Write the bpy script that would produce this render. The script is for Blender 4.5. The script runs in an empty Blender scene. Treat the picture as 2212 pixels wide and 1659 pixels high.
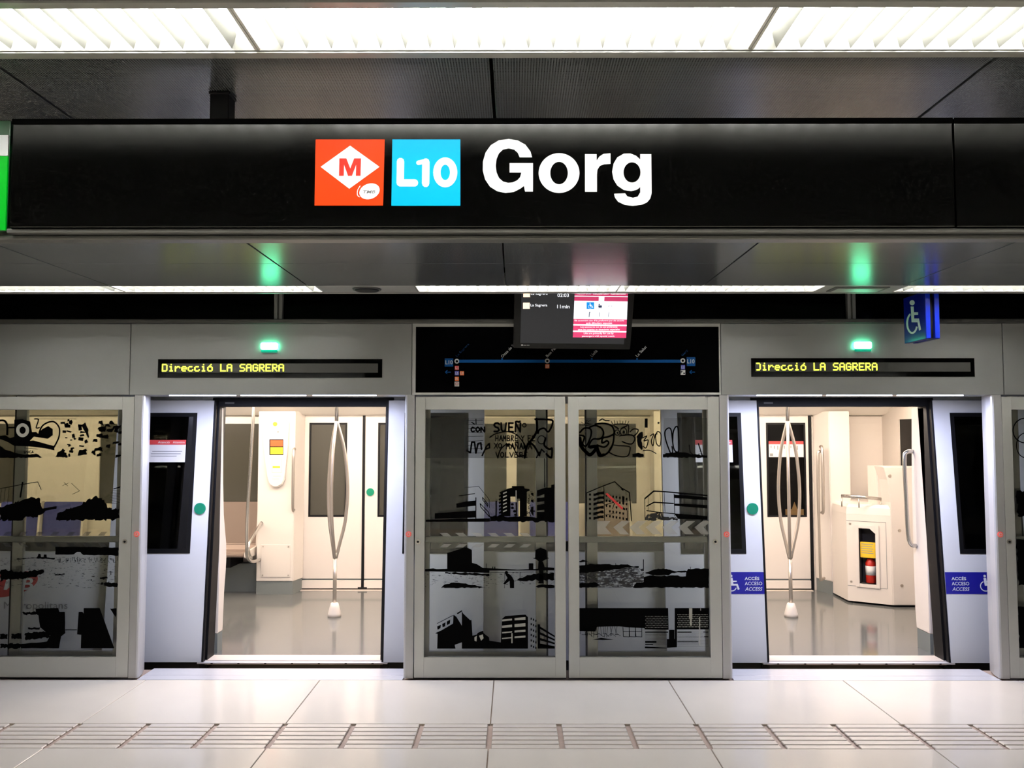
import bpy, bmesh, math, random
from mathutils import Vector, Matrix
random.seed(7)
SC = bpy.context.scene
COL = SC.collection
# ------------------------------------------------------------------ camera
F = 1860.0; CAMH = 1.70
TH = math.atan(105.5 / F); YAW = 6.0 / F
cam_d = bpy.data.cameras.new('camera'); cam = bpy.data.objects.new('camera', cam_d); COL.objects.link(cam)
cam_d.sensor_fit = 'HORIZONTAL'; cam_d.sensor_width = 36.0; cam_d.lens = 36.0 * F / 2212.0
cam_d.clip_start = 0.05; cam_d.clip_end = 200
cam.location = (0, 0, CAMH); cam.rotation_euler = (math.pi / 2 + TH, 0, YAW)
SC.camera = cam
# ------------------------------------------------------------------ world, exposure
w = bpy.data.worlds.new('world'); SC.world = w; w.use_nodes = True
w.node_tree.nodes['Background'].inputs[0].default_value = (0.8, 0.85, 1, 1)
w.node_tree.nodes['Background'].inputs[1].default_value = 0.0
SC.view_settings.view_transform = 'Standard'; SC.view_settings.look = 'None'
SC.view_settings.gamma = 1.0; SC.view_settings.use_curve_mapping = False
SC.view_settings.exposure = 0.57
SC.cycles.use_denoising = True
SC.cycles.max_bounces = 6; SC.cycles.diffuse_bounces = 3; SC.cycles.glossy_bounces = 3; SC.cycles.transmission_bounces = 2; SC.cycles.transparent_max_bounces = 14
SC.cycles.use_adaptive_sampling = True; SC.cycles.adaptive_threshold = 0.05; SC.cycles.adaptive_min_samples = 16
SC.cycles.use_light_tree = False
SC.cycles.sample_clamp_indirect = 5.0; SC.cycles.sample_clamp_direct = 25.0
SC.cycles.caustics_reflective = False; SC.cycles.caustics_refractive = False
CEIL_LIGHT = 43.0      # fluorescent strips in the ceiling
DOOR_LED = 11.0         # watts of each led strip under the door headers
CAR_LIGHT = 16.0        # strips in the carriage ceiling
# ------------------------------------------------------------------ pixel rays of the photograph (2212 x 1659)
_c, _s = math.cos(TH), math.sin(TH); _cy, _sy = math.cos(YAW), math.sin(YAW)
def ray(u, v):
    x = (u - 1106.0) / F; y = (829.5 - v) / F
    f = _c - y * _s; z = _s + y * _c
    return Vector((x * _cy - f * _sy, x * _sy + f * _cy, z))
def W(u, v, Y):
    d = ray(u, v); k = Y / d.y
    return (d.x * k, CAMH + d.z * k)
def XW(u, v, Y): return W(u, v, Y)[0]
def ZW(v, Y, u=1106): return W(u, v, Y)[1]
def YFLOOR(v):
    d = ray(1106, v); return -CAMH / d.z * d.y
def onplane(u, v, p, n):
    d = ray(u, v); o = Vector((0, 0, CAMH))
    return o + d * ((p - o).dot(n) / d.dot(n))
# ------------------------------------------------------------------ materials
MATS = {}
def mat(name, col, rough=0.5, metal=0.0, emis=0.0, ecol=None, spec=0.5, noise=0.0, nscale=6.0, bump=0.0, bscale=60.0, coat=0.0, sample=False):
    m = bpy.data.materials.new(name); m.use_nodes = True
    nt = m.node_tree; b = nt.nodes['Principled BSDF']
    b.inputs['Base Color'].default_value = (*col, 1); b.inputs['Roughness'].default_value = rough
    b.inputs['Metallic'].default_value = metal; b.inputs['Specular IOR Level'].default_value = spec
    b.inputs['Coat Weight'].default_value = coat
    if emis:
        b.inputs['Emission Color'].default_value = (*(ecol or col), 1); b.inputs['Emission Strength'].default_value = emis
        if not sample:
            m.cycles.emission_sampling = 'NONE'
    if noise or bump:
        tc = nt.nodes.new('ShaderNodeTexCoord')
    if noise:
        n = nt.nodes.new('ShaderNodeTexNoise'); n.inputs['Scale'].default_value = nscale; n.inputs['Detail'].default_value = 5
        nt.links.new(tc.outputs['Object'], n.inputs['Vector'])
        r = nt.nodes.new('ShaderNodeMapRange'); r.inputs['To Min'].default_value = 1 - noise; r.inputs['To Max'].default_value = 1 + noise
        nt.links.new(n.outputs['Fac'], r.inputs['Value'])
        mx = nt.nodes.new('ShaderNodeVectorMath'); mx.operation = 'SCALE'; mx.inputs[0].default_value = col
        nt.links.new(r.outputs[0], mx.inputs['Scale']); nt.links.new(mx.outputs[0], b.inputs['Base Color'])
    if bump:
        n2 = nt.nodes.new('ShaderNodeTexNoise'); n2.inputs['Scale'].default_value = bscale
        nt.links.new(tc.outputs['Object'], n2.inputs['Vector'])
        bp = nt.nodes.new('ShaderNodeBump'); bp.inputs['Strength'].default_value = bump; bp.inputs['Distance'].default_value = 0.002
        nt.links.new(n2.outputs['Fac'], bp.inputs['Height']); nt.links.new(bp.outputs[0], b.inputs['Normal'])
    MATS[name] = m
    return m
def glassmat(name, tint, rough=0.02, ior=1.45):
    m = bpy.data.materials.new(name); m.use_nodes = True; nt = m.node_tree
    nt.nodes.remove(nt.nodes['Principled BSDF']); out = nt.nodes['Material Output']
    t = nt.nodes.new('ShaderNodeBsdfTransparent'); t.inputs[0].default_value = (*tint, 1)
    g = nt.nodes.new('ShaderNodeBsdfGlossy'); g.inputs['Roughness'].default_value = rough
    fr = nt.nodes.new('ShaderNodeFresnel'); fr.inputs[0].default_value = ior
    mx = nt.nodes.new('ShaderNodeMixShader')
    nt.links.new(fr.outputs[0], mx.inputs[0]); nt.links.new(t.outputs[0], mx.inputs[1]); nt.links.new(g.outputs[0], mx.inputs[2])
    nt.links.new(mx.outputs[0], out.inputs[0]); MATS[name] = m
    return m
def filmmat(name, col, alpha):
    m = bpy.data.materials.new(name); m.use_nodes = True; nt = m.node_tree
    b = nt.nodes['Principled BSDF']; b.inputs['Base Color'].default_value = (*col, 1); b.inputs['Roughness'].default_value = 0.6
    b.inputs['Alpha'].default_value = alpha; MATS[name] = m
    return m
def speckfilm(name, col, scale, lo, hi, amax, stretch=(1, 1, 1)):
    """printed film whose ink coverage breaks up with a noise, like a coarse photo print"""
    m = bpy.data.materials.new(name); m.use_nodes = True; nt = m.node_tree
    b = nt.nodes['Principled BSDF']; b.inputs['Base Color'].default_value = (*col, 1); b.inputs['Roughness'].default_value = 0.6
    tc = nt.nodes.new('ShaderNodeTexCoord'); mp = nt.nodes.new('ShaderNodeMapping'); mp.inputs['Scale'].default_value = stretch
    n = nt.nodes.new('ShaderNodeTexNoise'); n.inputs['Scale'].default_value = scale; n.inputs['Detail'].default_value = 8; n.inputs['Roughness'].default_value = 0.7
    r = nt.nodes.new('ShaderNodeMapRange'); r.inputs['From Min'].default_value = lo; r.inputs['From Max'].default_value = hi; r.inputs['To Max'].default_value = amax
    nt.links.new(tc.outputs['Object'], mp.inputs[0]); nt.links.new(mp.outputs[0], n.inputs['Vector'])
    nt.links.new(n.outputs['Fac'], r.inputs['Value']); nt.links.new(r.outputs[0], b.inputs['Alpha']); MATS[name] = m
    return m
def perfmat(name, col, pitch, hole):
    m = mat(name, col, rough=0.22, metal=0.0, spec=0.55)
    nt = m.node_tree; b = nt.nodes['Principled BSDF']
    tc = nt.nodes.new('ShaderNodeTexCoord'); sp = nt.nodes.new('ShaderNodeSeparateXYZ'); nt.links.new(tc.outputs['Object'], sp.inputs[0])
    def mth(op, a, c=None, val=None):
        k = nt.nodes.new('ShaderNodeMath'); k.operation = op; nt.links.new(a, k.inputs[0])
        if c is not None: nt.links.new(c, k.inputs[1])
        if val is not None: k.inputs[1].default_value = val
        return k.outputs[0]
    sq = []
    for ax in ('X', 'Y'):
        a = mth('DIVIDE', sp.outputs[ax], val=pitch); a = mth('FRACT', a); a = mth('SUBTRACT', a, val=0.5); sq.append(mth('MULTIPLY', a, a))
    d = mth('ADD', sq[0], sq[1]); d = mth('LESS_THAN', d, val=hole * hole)
    mx = nt.nodes.new('ShaderNodeMix'); mx.data_type = 'RGBA'
    mx.inputs[6].default_value = (*col, 1); mx.inputs[7].default_value = (0.01, 0.01, 0.01, 1)
    nt.links.new(d, mx.inputs[0]); nt.links.new(mx.outputs[2], b.inputs['Base Color'])
    return m
M = MATS
mat('tile', (0.755, 0.69, 0.575), 0.13, noise=0.05, nscale=2.5)
mat('tactile', (0.735, 0.665, 0.56), 0.25, noise=0.05, nscale=4)
mat('grout', (0.42, 0.32, 0.25), 0.8, noise=0.15, nscale=30)
mat('sill', (0.75, 0.75, 0.78), 0.3, metal=0.4, noise=0.06, nscale=20)
perfmat('perforated', (0.092, 0.100, 0.106), 0.0068, 0.27)
mat('ceil_joint', (0.015, 0.015, 0.015), 0.9)
mat('ceil_edge', (0.42, 0.42, 0.40), 0.35, metal=0.3)
mat('dark', (0.006, 0.006, 0.006), 0.8)
mat('wall', (0.42, 0.42, 0.40), 0.5, noise=0.05)
mat('frame', (0.55, 0.555, 0.53), 0.38, metal=0.25, noise=0.03, nscale=9)
mat('header', (0.335, 0.345, 0.34), 0.34, metal=0.35, noise=0.03, nscale=9)
mat('post', (0.46, 0.46, 0.46), 0.35, metal=0.2)
mat('trimdark', (0.10, 0.10, 0.095), 0.4, metal=0.4)
mat('blackgloss', (0.001, 0.001, 0.001), 0.08, spec=0.15)
mat('blackmap', (0.0005, 0.0005, 0.0007), 0.15, spec=0.03)

def glossblack(name, refl, rough):
    m = bpy.data.materials.new(name); m.use_nodes = True; nt = m.node_tree
    nt.nodes.remove(nt.nodes['Principled BSDF']); out = nt.nodes['Material Output']
    d = nt.nodes.new('ShaderNodeBsdfDiffuse'); d.inputs[0].default_value = (0.0002, 0.0002, 0.0002, 1)
    g = nt.nodes.new('ShaderNodeBsdfAnisotropic'); g.distribution = 'BECKMANN'; g.inputs['Roughness'].default_value = rough
    mx = nt.nodes.new('ShaderNodeMixShader'); mx.inputs[0].default_value = refl
    nt.links.new(d.outputs[0], mx.inputs[1]); nt.links.new(g.outputs[0], mx.inputs[2]); nt.links.new(mx.outputs[0], out.inputs[0]); MATS[name] = m
mat('rubber', (0.003, 0.003, 0.004), 0.5, spec=0.25)
glossblack('signblack', 0.034, 0.20)
mat('matteblack', (0.0004, 0.0004, 0.0004), 0.7, spec=0.02)
mat('white_lit', (0.8, 0.8, 0.8), 0.4, emis=0.42, spec=0.1)
mat('red_lit', (0.55, 0.035, 0.004), 0.4, emis=0.33, ecol=(0.9, 0.05, 0.004), spec=0.1)
mat('blue_lit', (0.0, 0.25, 0.5), 0.4, emis=0.36, ecol=(0.0, 0.55, 0.95), spec=0.1)
mat('red_ink', (0.5, 0.03, 0.02), 0.4, emis=0.2, spec=0.1)
mat('green_lit', (0.0, 0.20, 0.01), 0.2, emis=0.45, ecol=(0, .36, .01))
mat('green_dark', (0.0, 0.05, 0.01), 0.3)
mat('tube', (1, 1, 1), 0.5, emis=CEIL_LIGHT, ecol=(1.0, 0.99, 0.94), sample=True)
mat('reflector', (0.42, 0.42, 0.39), 0.3)
mat('end_white', (0.92, 0.92, 0.88), 0.4)
mat('louvre', (0.22, 0.22, 0.205), 0.35)
mat('led_white', (1, 1, 1), 0.5, emis=9.0, ecol=(0.68, 0.72, 1.0))
mat('lamp_green', (0.3, 1, 0.7), 0.3, emis=14.0, ecol=(0.10, 0.85, 0.42), sample=True)
mat('lamp_green_base', (0.0, 0.35, 0.22), 0.3, emis=0.4)
mat('led_yellow', (0.9, 0.9, 0.1), 0.5, emis=1.6, ecol=(0.62, 0.72, 0.06))
mat('led_off', (0.055, 0.055, 0.05), 0.5, noise=0.6, nscale=900)
mat('map_blue', (0.0, 0.05, 0.19), 0.4, spec=0.1)
mat('map_white', (0.40, 0.40, 0.385), 0.4)
mat('map_dimblue', (0.0, 0.02, 0.07), 0.4, spec=0.1)
mat('map_red', (0.42, 0.03, 0.03), 0.4)
mat('map_orange', (0.60, 0.13, 0.03), 0.4)
mat('map_violet', (0.05, 0.06, 0.35), 0.4)
mat('screen_grey', (0.008, 0.008, 0.008), 0.3, emis=1.0, ecol=(0.018, 0.018, 0.019), spec=0.15)
mat('casing', (0.006, 0.006, 0.006), 0.45, spec=0.2)
mat('scr_white', (0.8, 0.8, 0.8), 0.3, emis=0.62, ecol=(0.9, 0.93, 1))
mat('scr_pink', (0.6, 0.05, 0.15), 0.3, emis=0.42, ecol=(0.72, 0.04, 0.17))
mat('scr_beige', (0.8, 0.6, 0.4), 0.3, emis=0.9, ecol=(0.95, 0.74, 0.55))
mat('scr_blue', (0.0, 0.2, 0.6), 0.3, emis=0.8, ecol=(0.0, 0.22, 0.6))
mat('scr_dark', (0.02, 0.04, 0.1), 0.3, emis=0.3, ecol=(0.02, 0.05, 0.12))
mat('signblue', (0.004, 0.010, 0.22), 0.25, emis=0.0, spec=0.5)
mat('blueedge', (0.01, 0.03, 0.5), 0.2, emis=0.05, ecol=(0.01, 0.05, 0.65))
mat('pict_white', (0.75, 0.78, 0.80), 0.5)
mat('stickerblue', (0.008, 0.008, 0.28), 0.4)
mat('button_red', (0.75, 0.10, 0.08), 0.4, emis=0.25)
mat('button_pale', (0.75, 0.62, 0.58), 0.4)
mat('button_green', (0.0, 0.22, 0.12), 0.4)
mat('chrome', (0.55, 0.53, 0.50), 0.22, metal=1.0)
mat('steel', (0.52, 0.47, 0.42), 0.3, metal=0.9)
mat('train_white', (0.76, 0.77, 0.78), 0.32, noise=0.02)
mat('leaf_white', (0.68, 0.69, 0.71), 0.3, noise=0.02)
mat('train_dark', (0.01, 0.01, 0.01), 0.6)
mat('cream', (0.72, 0.66, 0.60), 0.38, noise=0.02)
mat('cream_door', (0.72, 0.66, 0.61), 0.33)
mat('cabin_wall', (0.62, 0.56, 0.50), 0.5, noise=0.03, nscale=40)
mat('car_floor', (0.125, 0.128, 0.124), 0.12, noise=0.10, nscale=260)
mat('car_sill', (0.72, 0.64, 0.58), 0.35, metal=0.2)
mat('kick', (0.16, 0.18, 0.18), 0.5)
mat('car_ceiling', (0.88, 0.83, 0.75), 0.5)
mat('car_light', (1, 1, 1), 0.5, emis=CAR_LIGHT, ecol=(1.0, 0.84, 0.70), sample=True)
mat('seat_brown', (0.30, 0.23, 0.19), 0.35, metal=0.5)
mat('seat_blue', (0.05, 0.06, 0.25), 0.5)
mat('far_glass', (0.055, 0.052, 0.040), 0.22, spec=0.5)
mat('far_black', (0.002, 0.002, 0.002), 0.1, spec=0.12)
mat('dull_amber', (0.10, 0.055, 0.012), 0.5)
mat('niche', (0.05, 0.045, 0.045), 0.7)
mat('yellow', (0.75, 0.50, 0.02), 0.5)
mat('amber', (0.75, 0.10, 0.02), 0.5)
mat('extred', (0.45, 0.02, 0.01), 0.3)
mat('paper', (0.70, 0.68, 0.66), 0.6)
mat('paper_red', (0.60, 0.05, 0.05), 0.6)
mat('ink_grey', (0.25, 0.25, 0.25), 0.6)
mat('logo_red', (0.60, 0.05, 0.05), 0.5)
mat('logo_grey', (0.34, 0.34, 0.35), 0.5)
mat('print_black', (0.001, 0.001, 0.001), 0.6, spec=0.03)
mat('print_pale', (0.45, 0.45, 0.40), 0.6)
mat('print_red', (0.55, 0.03, 0.03), 0.6)
filmmat('film_dark', (0.03, 0.03, 0.025), 0.35)
filmmat('film_pale', (0.50, 0.50, 0.46), 0.42)
filmmat('film_stripe', (0.55, 0.55, 0.50), 0.55)
filmmat('film_stripe_dark', (0.05, 0.05, 0.05), 0.55)
filmmat('film_veil', (0.45, 0.45, 0.42), 0.16)
speckfilm('film_sand', (0.01, 0.01, 0.01), 26, 0.57, 0.63, 1.0, (1, 1, 4))
speckfilm('film_rock', (0.01, 0.01, 0.01), 30, 0.40, 0.52, 1.0, (1, 1, 3))
speckfilm('film_bush', (0.005, 0.005, 0.005), 60, 0.38, 0.44, 1.0)
glassmat('pane', (0.945, 0.95, 0.92))
glassmat('car_pane', (0.62, 0.62, 0.55))
glassmat('leaf_pane', (0.10, 0.10, 0.105))
# ------------------------------------------------------------------ object helpers
def link(o, parent=None):
    COL.objects.link(o)
    if parent is not None:
        o.parent = parent
        o.matrix_parent_inverse = Matrix.Translation(-OFF.get(parent.name, Vector()))
    return o
OFF = {}
def thing(name, label, cat, loc, group=None):
    o = bpy.data.objects.new(name, None); COL.objects.link(o); o.location = loc; o.empty_display_size = 0.1
    OFF[o.name] = Vector(loc)
    o['label'] = label; o['category'] = cat
    if group: o['group'] = group
    return o
def tag(o, label, cat, group=None):
    o['label'] = label; o['category'] = cat
    if group: o['group'] = group
    return o
def struct(o, label=None):
    o['kind'] = 'structure'
    if label: o['label'] = label
    return o
def finish(name, bm, m, parent=None, smooth=False, loc=None):
    bmesh.ops.recalc_face_normals(bm, faces=bm.faces)
    me = bpy.data.meshes.new(name); bm.to_mesh(me); bm.free()
    if smooth:
        for p in me.polygons: p.use_smooth = True
    me.materials.append(M[m] if isinstance(m, str) else m)
    o = bpy.data.objects.new(name, me); link(o, parent)
    if loc is not None: o.location = loc
    return o
def raw(name, verts, faces, m, parent=None, smooth=False):
    me = bpy.data.meshes.new(name); me.from_pydata([tuple(v) for v in verts], [], faces); me.update()
    if smooth:
        for p in me.polygons: p.use_smooth = True
    me.materials.append(M[m]); o = bpy.data.objects.new(name, me); return link(o, parent)
def bm_box(bm, x0, x1, y0, y1, z0, z1, bev=0.0, seg=2):
    r = bmesh.ops.create_cube(bm, size=1.0)
    for v in r['verts']:
        v.co = Vector(((x0 + x1) / 2 + v.co.x * (x1 - x0), (y0 + y1) / 2 + v.co.y * (y1 - y0), (z0 + z1) / 2 + v.co.z * (z1 - z0)))
    if bev:
        es = list({e for v in r['verts'] for e in v.link_edges})
        bmesh.ops.bevel(bm, geom=es, offset=bev, segments=seg, affect='EDGES', profile=0.5)
def box(name, x0, x1, y0, y1, z0, z1, m, parent=None, bev=0.0, lean=None):
    bm = bmesh.new(); bm_box(bm, min(x0, x1), max(x0, x1), min(y0, y1), max(y0, y1), min(z0, z1), max(z0, z1), bev)
    if lean: 
        for v in bm.verts: v.co.y += lean * v.co.z
    return finish(name, bm, m, parent)
def prism_z(name, pts, z0, z1, m, parent=None, bev=0.0, smooth=False):
    """plan polygon (x, y) raised from z0 to z1"""
    bm = bmesh.new(); a = [bm.verts.new((x, y, z0)) for x, y in pts]; b = [bm.verts.new((x, y, z1)) for x, y in pts]; n = len(pts)
    bm.faces.new(a); bm.faces.new(b)
    for i in range(n): bm.faces.new((a[i], a[(i + 1) % n], b[(i + 1) % n], b[i]))
    if bev: bmesh.ops.bevel(bm, geom=list(bm.edges), offset=bev, segments=2, affect='EDGES')
    return finish(name, bm, m, parent, smooth)
def prism_y(name, pts, y0, y1, m, parent=None, bev=0.0, lean=None):
    """front outline (x, z) with depth y0 to y1"""
    bm = bmesh.new(); a = [bm.verts.new((x, y0, z)) for x, z in pts]; b = [bm.verts.new((x, y1, z)) for x, z in pts]; n = len(pts)
    fa = bm.faces.new(a); bm.faces.new(b)
    for i in range(n): bm.faces.new((a[i], a[(i + 1) % n], b[(i + 1) % n], b[i]))
    if bev: bmesh.ops.bevel(bm, geom=[e for e in fa.edges], offset=bev, segments=3, affect='EDGES')
    if lean:
        for v in bm.verts: v.co.y += lean * v.co.z
    return finish(name, bm, m, parent)
def prism_x(name, pts, x0, x1, m, parent=None, bev=0.0):
    bm = bmesh.new(); a = [bm.verts.new((x0, y, z)) for y, z in pts]; b = [bm.verts.new((x1, y, z)) for y, z in pts]; n = len(pts)
    bm.faces.new(a); bm.faces.new(b)
    for i in range(n): bm.faces.new((a[i], a[(i + 1) % n], b[(i + 1) % n], b[i]))
    if bev: bmesh.ops.bevel(bm, geom=list(bm.edges), offset=bev, segments=2, affect='EDGES')
    return finish(name, bm, m, parent)
def smoothpath(pts, n=6):
    P = [Vector(p) for p in pts]; out = []
    for i in range(len(P) - 1):
        p0 = P[max(i - 1, 0)]; p1 = P[i]; p2 = P[i + 1]; p3 = P[min(i + 2, len(P) - 1)]
        for k in range(n):
            t = k / n
            out.append(0.5 * ((2 * p1) + (p2 - p0) * t + (2 * p0 - 5 * p1 + 4 * p2 - p3) * t * t + (3 * p1 - p0 - 3 * p2 + p3) * t ** 3))
    out.append(P[-1]); return out
def bm_tube(bm, pts, r, seg=10):
    P = [Vector(p) for p in pts]; rings = []; up = None
    for i, p in enumerate(P):
        t = (P[min(i + 1, len(P) - 1)] - P[max(i - 1, 0)]).normalized()
        if up is None: up = Vector((0, 0, 1)) if abs(t.z) < 0.9 else Vector((1, 0, 0))
        a = (up - t * up.dot(t)).normalized(); b = t.cross(a); up = a
        rr = r[i] if isinstance(r, (list, tuple)) else r
        rings.append([bm.verts.new(p + a * math.cos(2 * math.pi * k / seg) * rr + b * math.sin(2 * math.pi * k / seg) * rr) for k in range(seg)])
    for i in range(len(rings) - 1):
        for k in range(seg):
            bm.faces.new((rings[i][k], rings[i][(k + 1) % seg], rings[i + 1][(k + 1) % seg], rings[i + 1][k]))
    bm.faces.new(rings[0]); bm.faces.new(rings[-1])
def tube(name, pts, r, m, parent=None, seg=10, sm=0):
    bm = bmesh.new(); bm_tube(bm, smoothpath(pts, sm) if sm else pts, r, seg); return finish(name, bm, m, parent, True)
def bm_disc_y(bm, x, z, y0, y1, rx, rz=None, seg=24):
    rz = rz or rx
    a = [bm.verts.new((x + rx * math.cos(2 * math.pi * k / seg), y0, z + rz * math.sin(2 * math.pi * k / seg))) for k in range(seg)]
    b = [bm.verts.new((v.co.x, y1, v.co.z)) for v in a]
    bm.faces.new(a); bm.faces.new(b)
    for k in range(seg): bm.faces.new((a[k], a[(k + 1) % seg], b[(k + 1) % seg], b[k]))
def disc_y(name, x, z, y0, y1, r, m, parent=None, rz=None):
    bm = bmesh.new(); bm_disc_y(bm, x, z, y0, y1, r, rz); return finish(name, bm, m, parent)
# ------------------------------------------------------------------ flat print: shapes collected in 2D and laid on a plane
GLY = {'S': [[(1, .85), (.7, 1), (.25, .98), (.05, .78), (.3, .55), (.75, .45), (.95, .2), (.65, 0), (.05, .06)]],
       'U': [[(0, 1), (.05, .2), (.4, 0), (.8, .15), (.95, 1)]], 'E': [[(.9, 1), (.1, 1), (.1, 0), (.95, 0)], [(.1, .52), (.75, .52)]],
       'N': [[(0, 0), (.05, 1), (.9, 0), (.95, 1)]], 'O': [[(.5, 1), (.1, .8), (.05, .3), (.45, 0), (.9, .25), (.9, .75), (.5, 1)]],
       'H': [[(.05, 0), (.05, 1)], [(.9, 0), (.9, 1)], [(.05, .5), (.9, .5)]], 'A': [[(0, 0), (.5, 1), (1, 0)], [(.2, .35), (.8, .35)]],
       'M': [[(0, 0), (.1, 1), (.5, .35), (.9, 1), (1, 0)]], 'B': [[(.1, 0), (.1, 1), (.7, .95), (.75, .6), (.1, .52), (.85, .4), (.85, .08), (.1, 0)]],
       'R': [[(.1, 0), (.1, 1), (.8, .95), (.8, .55), (.1, .48), (.9, 0)]], 'Y': [[(0, 1), (.5, .5), (1, 1)], [(.5, .5), (.5, 0)]],
       'F': [[(.1, 0), (.1, 1), (.9, 1)], [(.1, .5), (.7, .5)]], 'X': [[(0, 0), (1, 1)], [(0, 1), (1, 0)]],
       'V': [[(0, 1), (.5, 0), (1, 1)]], 'L': [[(.1, 1), (.1, 0), (.9, 0)]], 'C': [[(.95, .85), (.5, 1), (.1, .7), (.1, .3), (.5, 0), (.95, .15)]]}
GLY['~'] = [[(0, 1.12), (.3, 1.2), (.6, 1.1), (.9, 1.2)]]
_fontcache = {}
def textmesh(s, off=0.0, shear=0.0):
    k = (s, off, shear)
    if k not in _fontcache:
        cu = bpy.data.curves.new('t', 'FONT'); cu.body = s; cu.size = 1.0; cu.offset = off; cu.shear = shear; cu.fill_mode = 'FRONT'; cu.resolution_u = 3
        o = bpy.data.objects.new('t', cu); COL.objects.link(o)
        dg = bpy.context.evaluated_depsgraph_get(); me = bpy.data.meshes.new_from_object(o.evaluated_get(dg))
        v = [(p.co.x, p.co.y) for p in me.vertices]; f = [tuple(p.vertices) for p in me.polygons]
        bpy.data.objects.remove(o); bpy.data.curves.remove(cu); bpy.data.meshes.remove(me)
        _fontcache[k] = (v, f)
    return _fontcache[k]
class Ink:
    """2D shapes in any axes (photo pixels or metres), y pointing down when flip is set"""
    def __init__(s): s.v = []; s.f = []
    def poly(s, pts):
        b = len(s.v); s.v += [tuple(p) for p in pts]; s.f.append(tuple(range(b, b + len(pts)))); return s
    def rect(s, x0, y0, x1, y1): return s.poly([(x0, y0), (x1, y0), (x1, y1), (x0, y1)])
    def disc(s, cx, cy, rx, ry=None, n=28):
        ry = ry or rx
        return s.poly([(cx + rx * math.cos(2 * math.pi * k / n), cy + ry * math.sin(2 * math.pi * k / n)) for k in range(n)])
    def ring(s, cx, cy, rx, ry, w, a0=0, a1=360, n=32):
        o = []
        for k in range(n + 1):
            a = math.radians(a0 + (a1 - a0) * k / n); o.append((math.cos(a), math.sin(a)))
        for k in range(n):
            (c0, s0), (c1, s1) = o[k], o[k + 1]
            s.poly([(cx + rx * c0, cy + ry * s0), (cx + rx * c1, cy + ry * s1), (cx + (rx - w) * c1, cy + (ry - w) * s1), (cx + (rx - w) * c0, cy + (ry - w) * s0)])
        return s
    def stroke(s, pts, w, sm=0, cap=True):
        P = [Vector((p[0], p[1], 0)) for p in pts]
        if sm: P = smoothpath(P, sm)
        for i in range(len(P) - 1):
            d = P[i + 1] - P[i]
            if d.length < 1e-9: continue
            n = Vector((-d.y, d.x, 0)).normalized() * (w / 2)
            s.poly([(q.x, q.y) for q in (P[i] + n, P[i + 1] + n, P[i + 1] - n, P[i] - n)])
        if cap:
            for p in P: s.disc(p.x, p.y, w / 2, n=10)
        return s
    def hand(s, text, x0, y0, x1, y1, w, jit=0.0):
        """hand painted capitals in the box; y0 is the top"""
        n = len(text); cw = (x1 - x0) / n
        for i, ch in enumerate(text):
            for st in GLY.get('N' if ch == '\u00d1' else ch, []):
                s.stroke([(x0 + cw * (i + .08 + .76 * a) + random.uniform(-jit, jit), y1 + (y0 - y1) * b + random.uniform(-jit, jit)) for a, b in st], w, cap=True)
            if ch == '\u00d1':
                s.stroke([(x0 + cw * (i + .1 + .7 * a), y1 + (y0 - y1) * b) for a, b in GLY['~'][0]], w)
        return s
    def text(s, body, x0, y0, x1, y1, off=0.0, shear=0.0, rot=0.0, fit=True):
        """text whose ink fills the box from left-top (x0,y0) to right-bottom (x1,y1), y down"""
        v, f = textmesh(body, off, shear)
        ax = min(p[0] for p in v); bx = max(p[0] for p in v); ay = min(p[1] for p in v); by = max(p[1] for p in v)
        b = len(s.v); cr, sr = math.cos(rot), math.sin(rot)
        for p in v:
            X = (p[0] - ax) / (bx - ax) * (x1 - x0); Yd = (p[1] - ay) / (by - ay) * (y0 - y1)
            s.v.append((x0 + X * cr - Yd * sr, y1 + X * sr + Yd * cr))
        s.f += [tuple(i + b for i in q) for q in f]; return s
    def chair(s, x0, y0, x1, y1, mirror=False):
        """wheelchair pictogram in the box, y down"""
        W_, H_ = x1 - x0, y1 - y0
        def q(a, b):
            if mirror: a = 1 - a
            return (x0 + a * W_, y0 + b * H_)
        k = H_
        s.disc(*q(.40, .08), .075 * k)
        s.poly([q(.30, .19), q(.50, .19), q(.52, .36), q(.80, .36), q(.80, .43), q(.53, .44), q(.54, .54), q(.86, .54), q(1.0, .86), q(.86, .90), q(.76, .65), q(.36, .65)])
        c = q(.40, .68); rx = .40 * W_; ry = .31 * H_
        a0, a1 = 20, 250
        if mirror: a0, a1 = 180 - a1, 180 - a0
        s.ring(c[0], c[1], rx, ry, .055 * k, a0, a1); return s
    def build(s, name, m, parent, fn):
        """fn maps (x, y) of the drawing to a 3D point"""
        return raw(name, [fn(*p) for p in s.v], s.f, m, parent)
def onY(Y):
    def fn(u, v):
        X, Z = W(u, v, Y); return (X, Y, Z)
    return fn
def copy_thing(root, delta, label, group=None):
    r = root.copy(); COL.objects.link(r); r.location = Vector(root.location) + Vector(delta); r['label'] = label
    OFF[r.name] = OFF.get(root.name, Vector())
    if group: r['group'] = group
    for ch in list(root.children):
        c = ch.copy(); COL.objects.link(c); c.parent = r; c.matrix_parent_inverse = ch.matrix_parent_inverse.copy()
        for g in list(ch.children):
            d = g.copy(); COL.objects.link(d); d.parent = c; d.matrix_parent_inverse = g.matrix_parent_inverse.copy()
    return r
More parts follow.
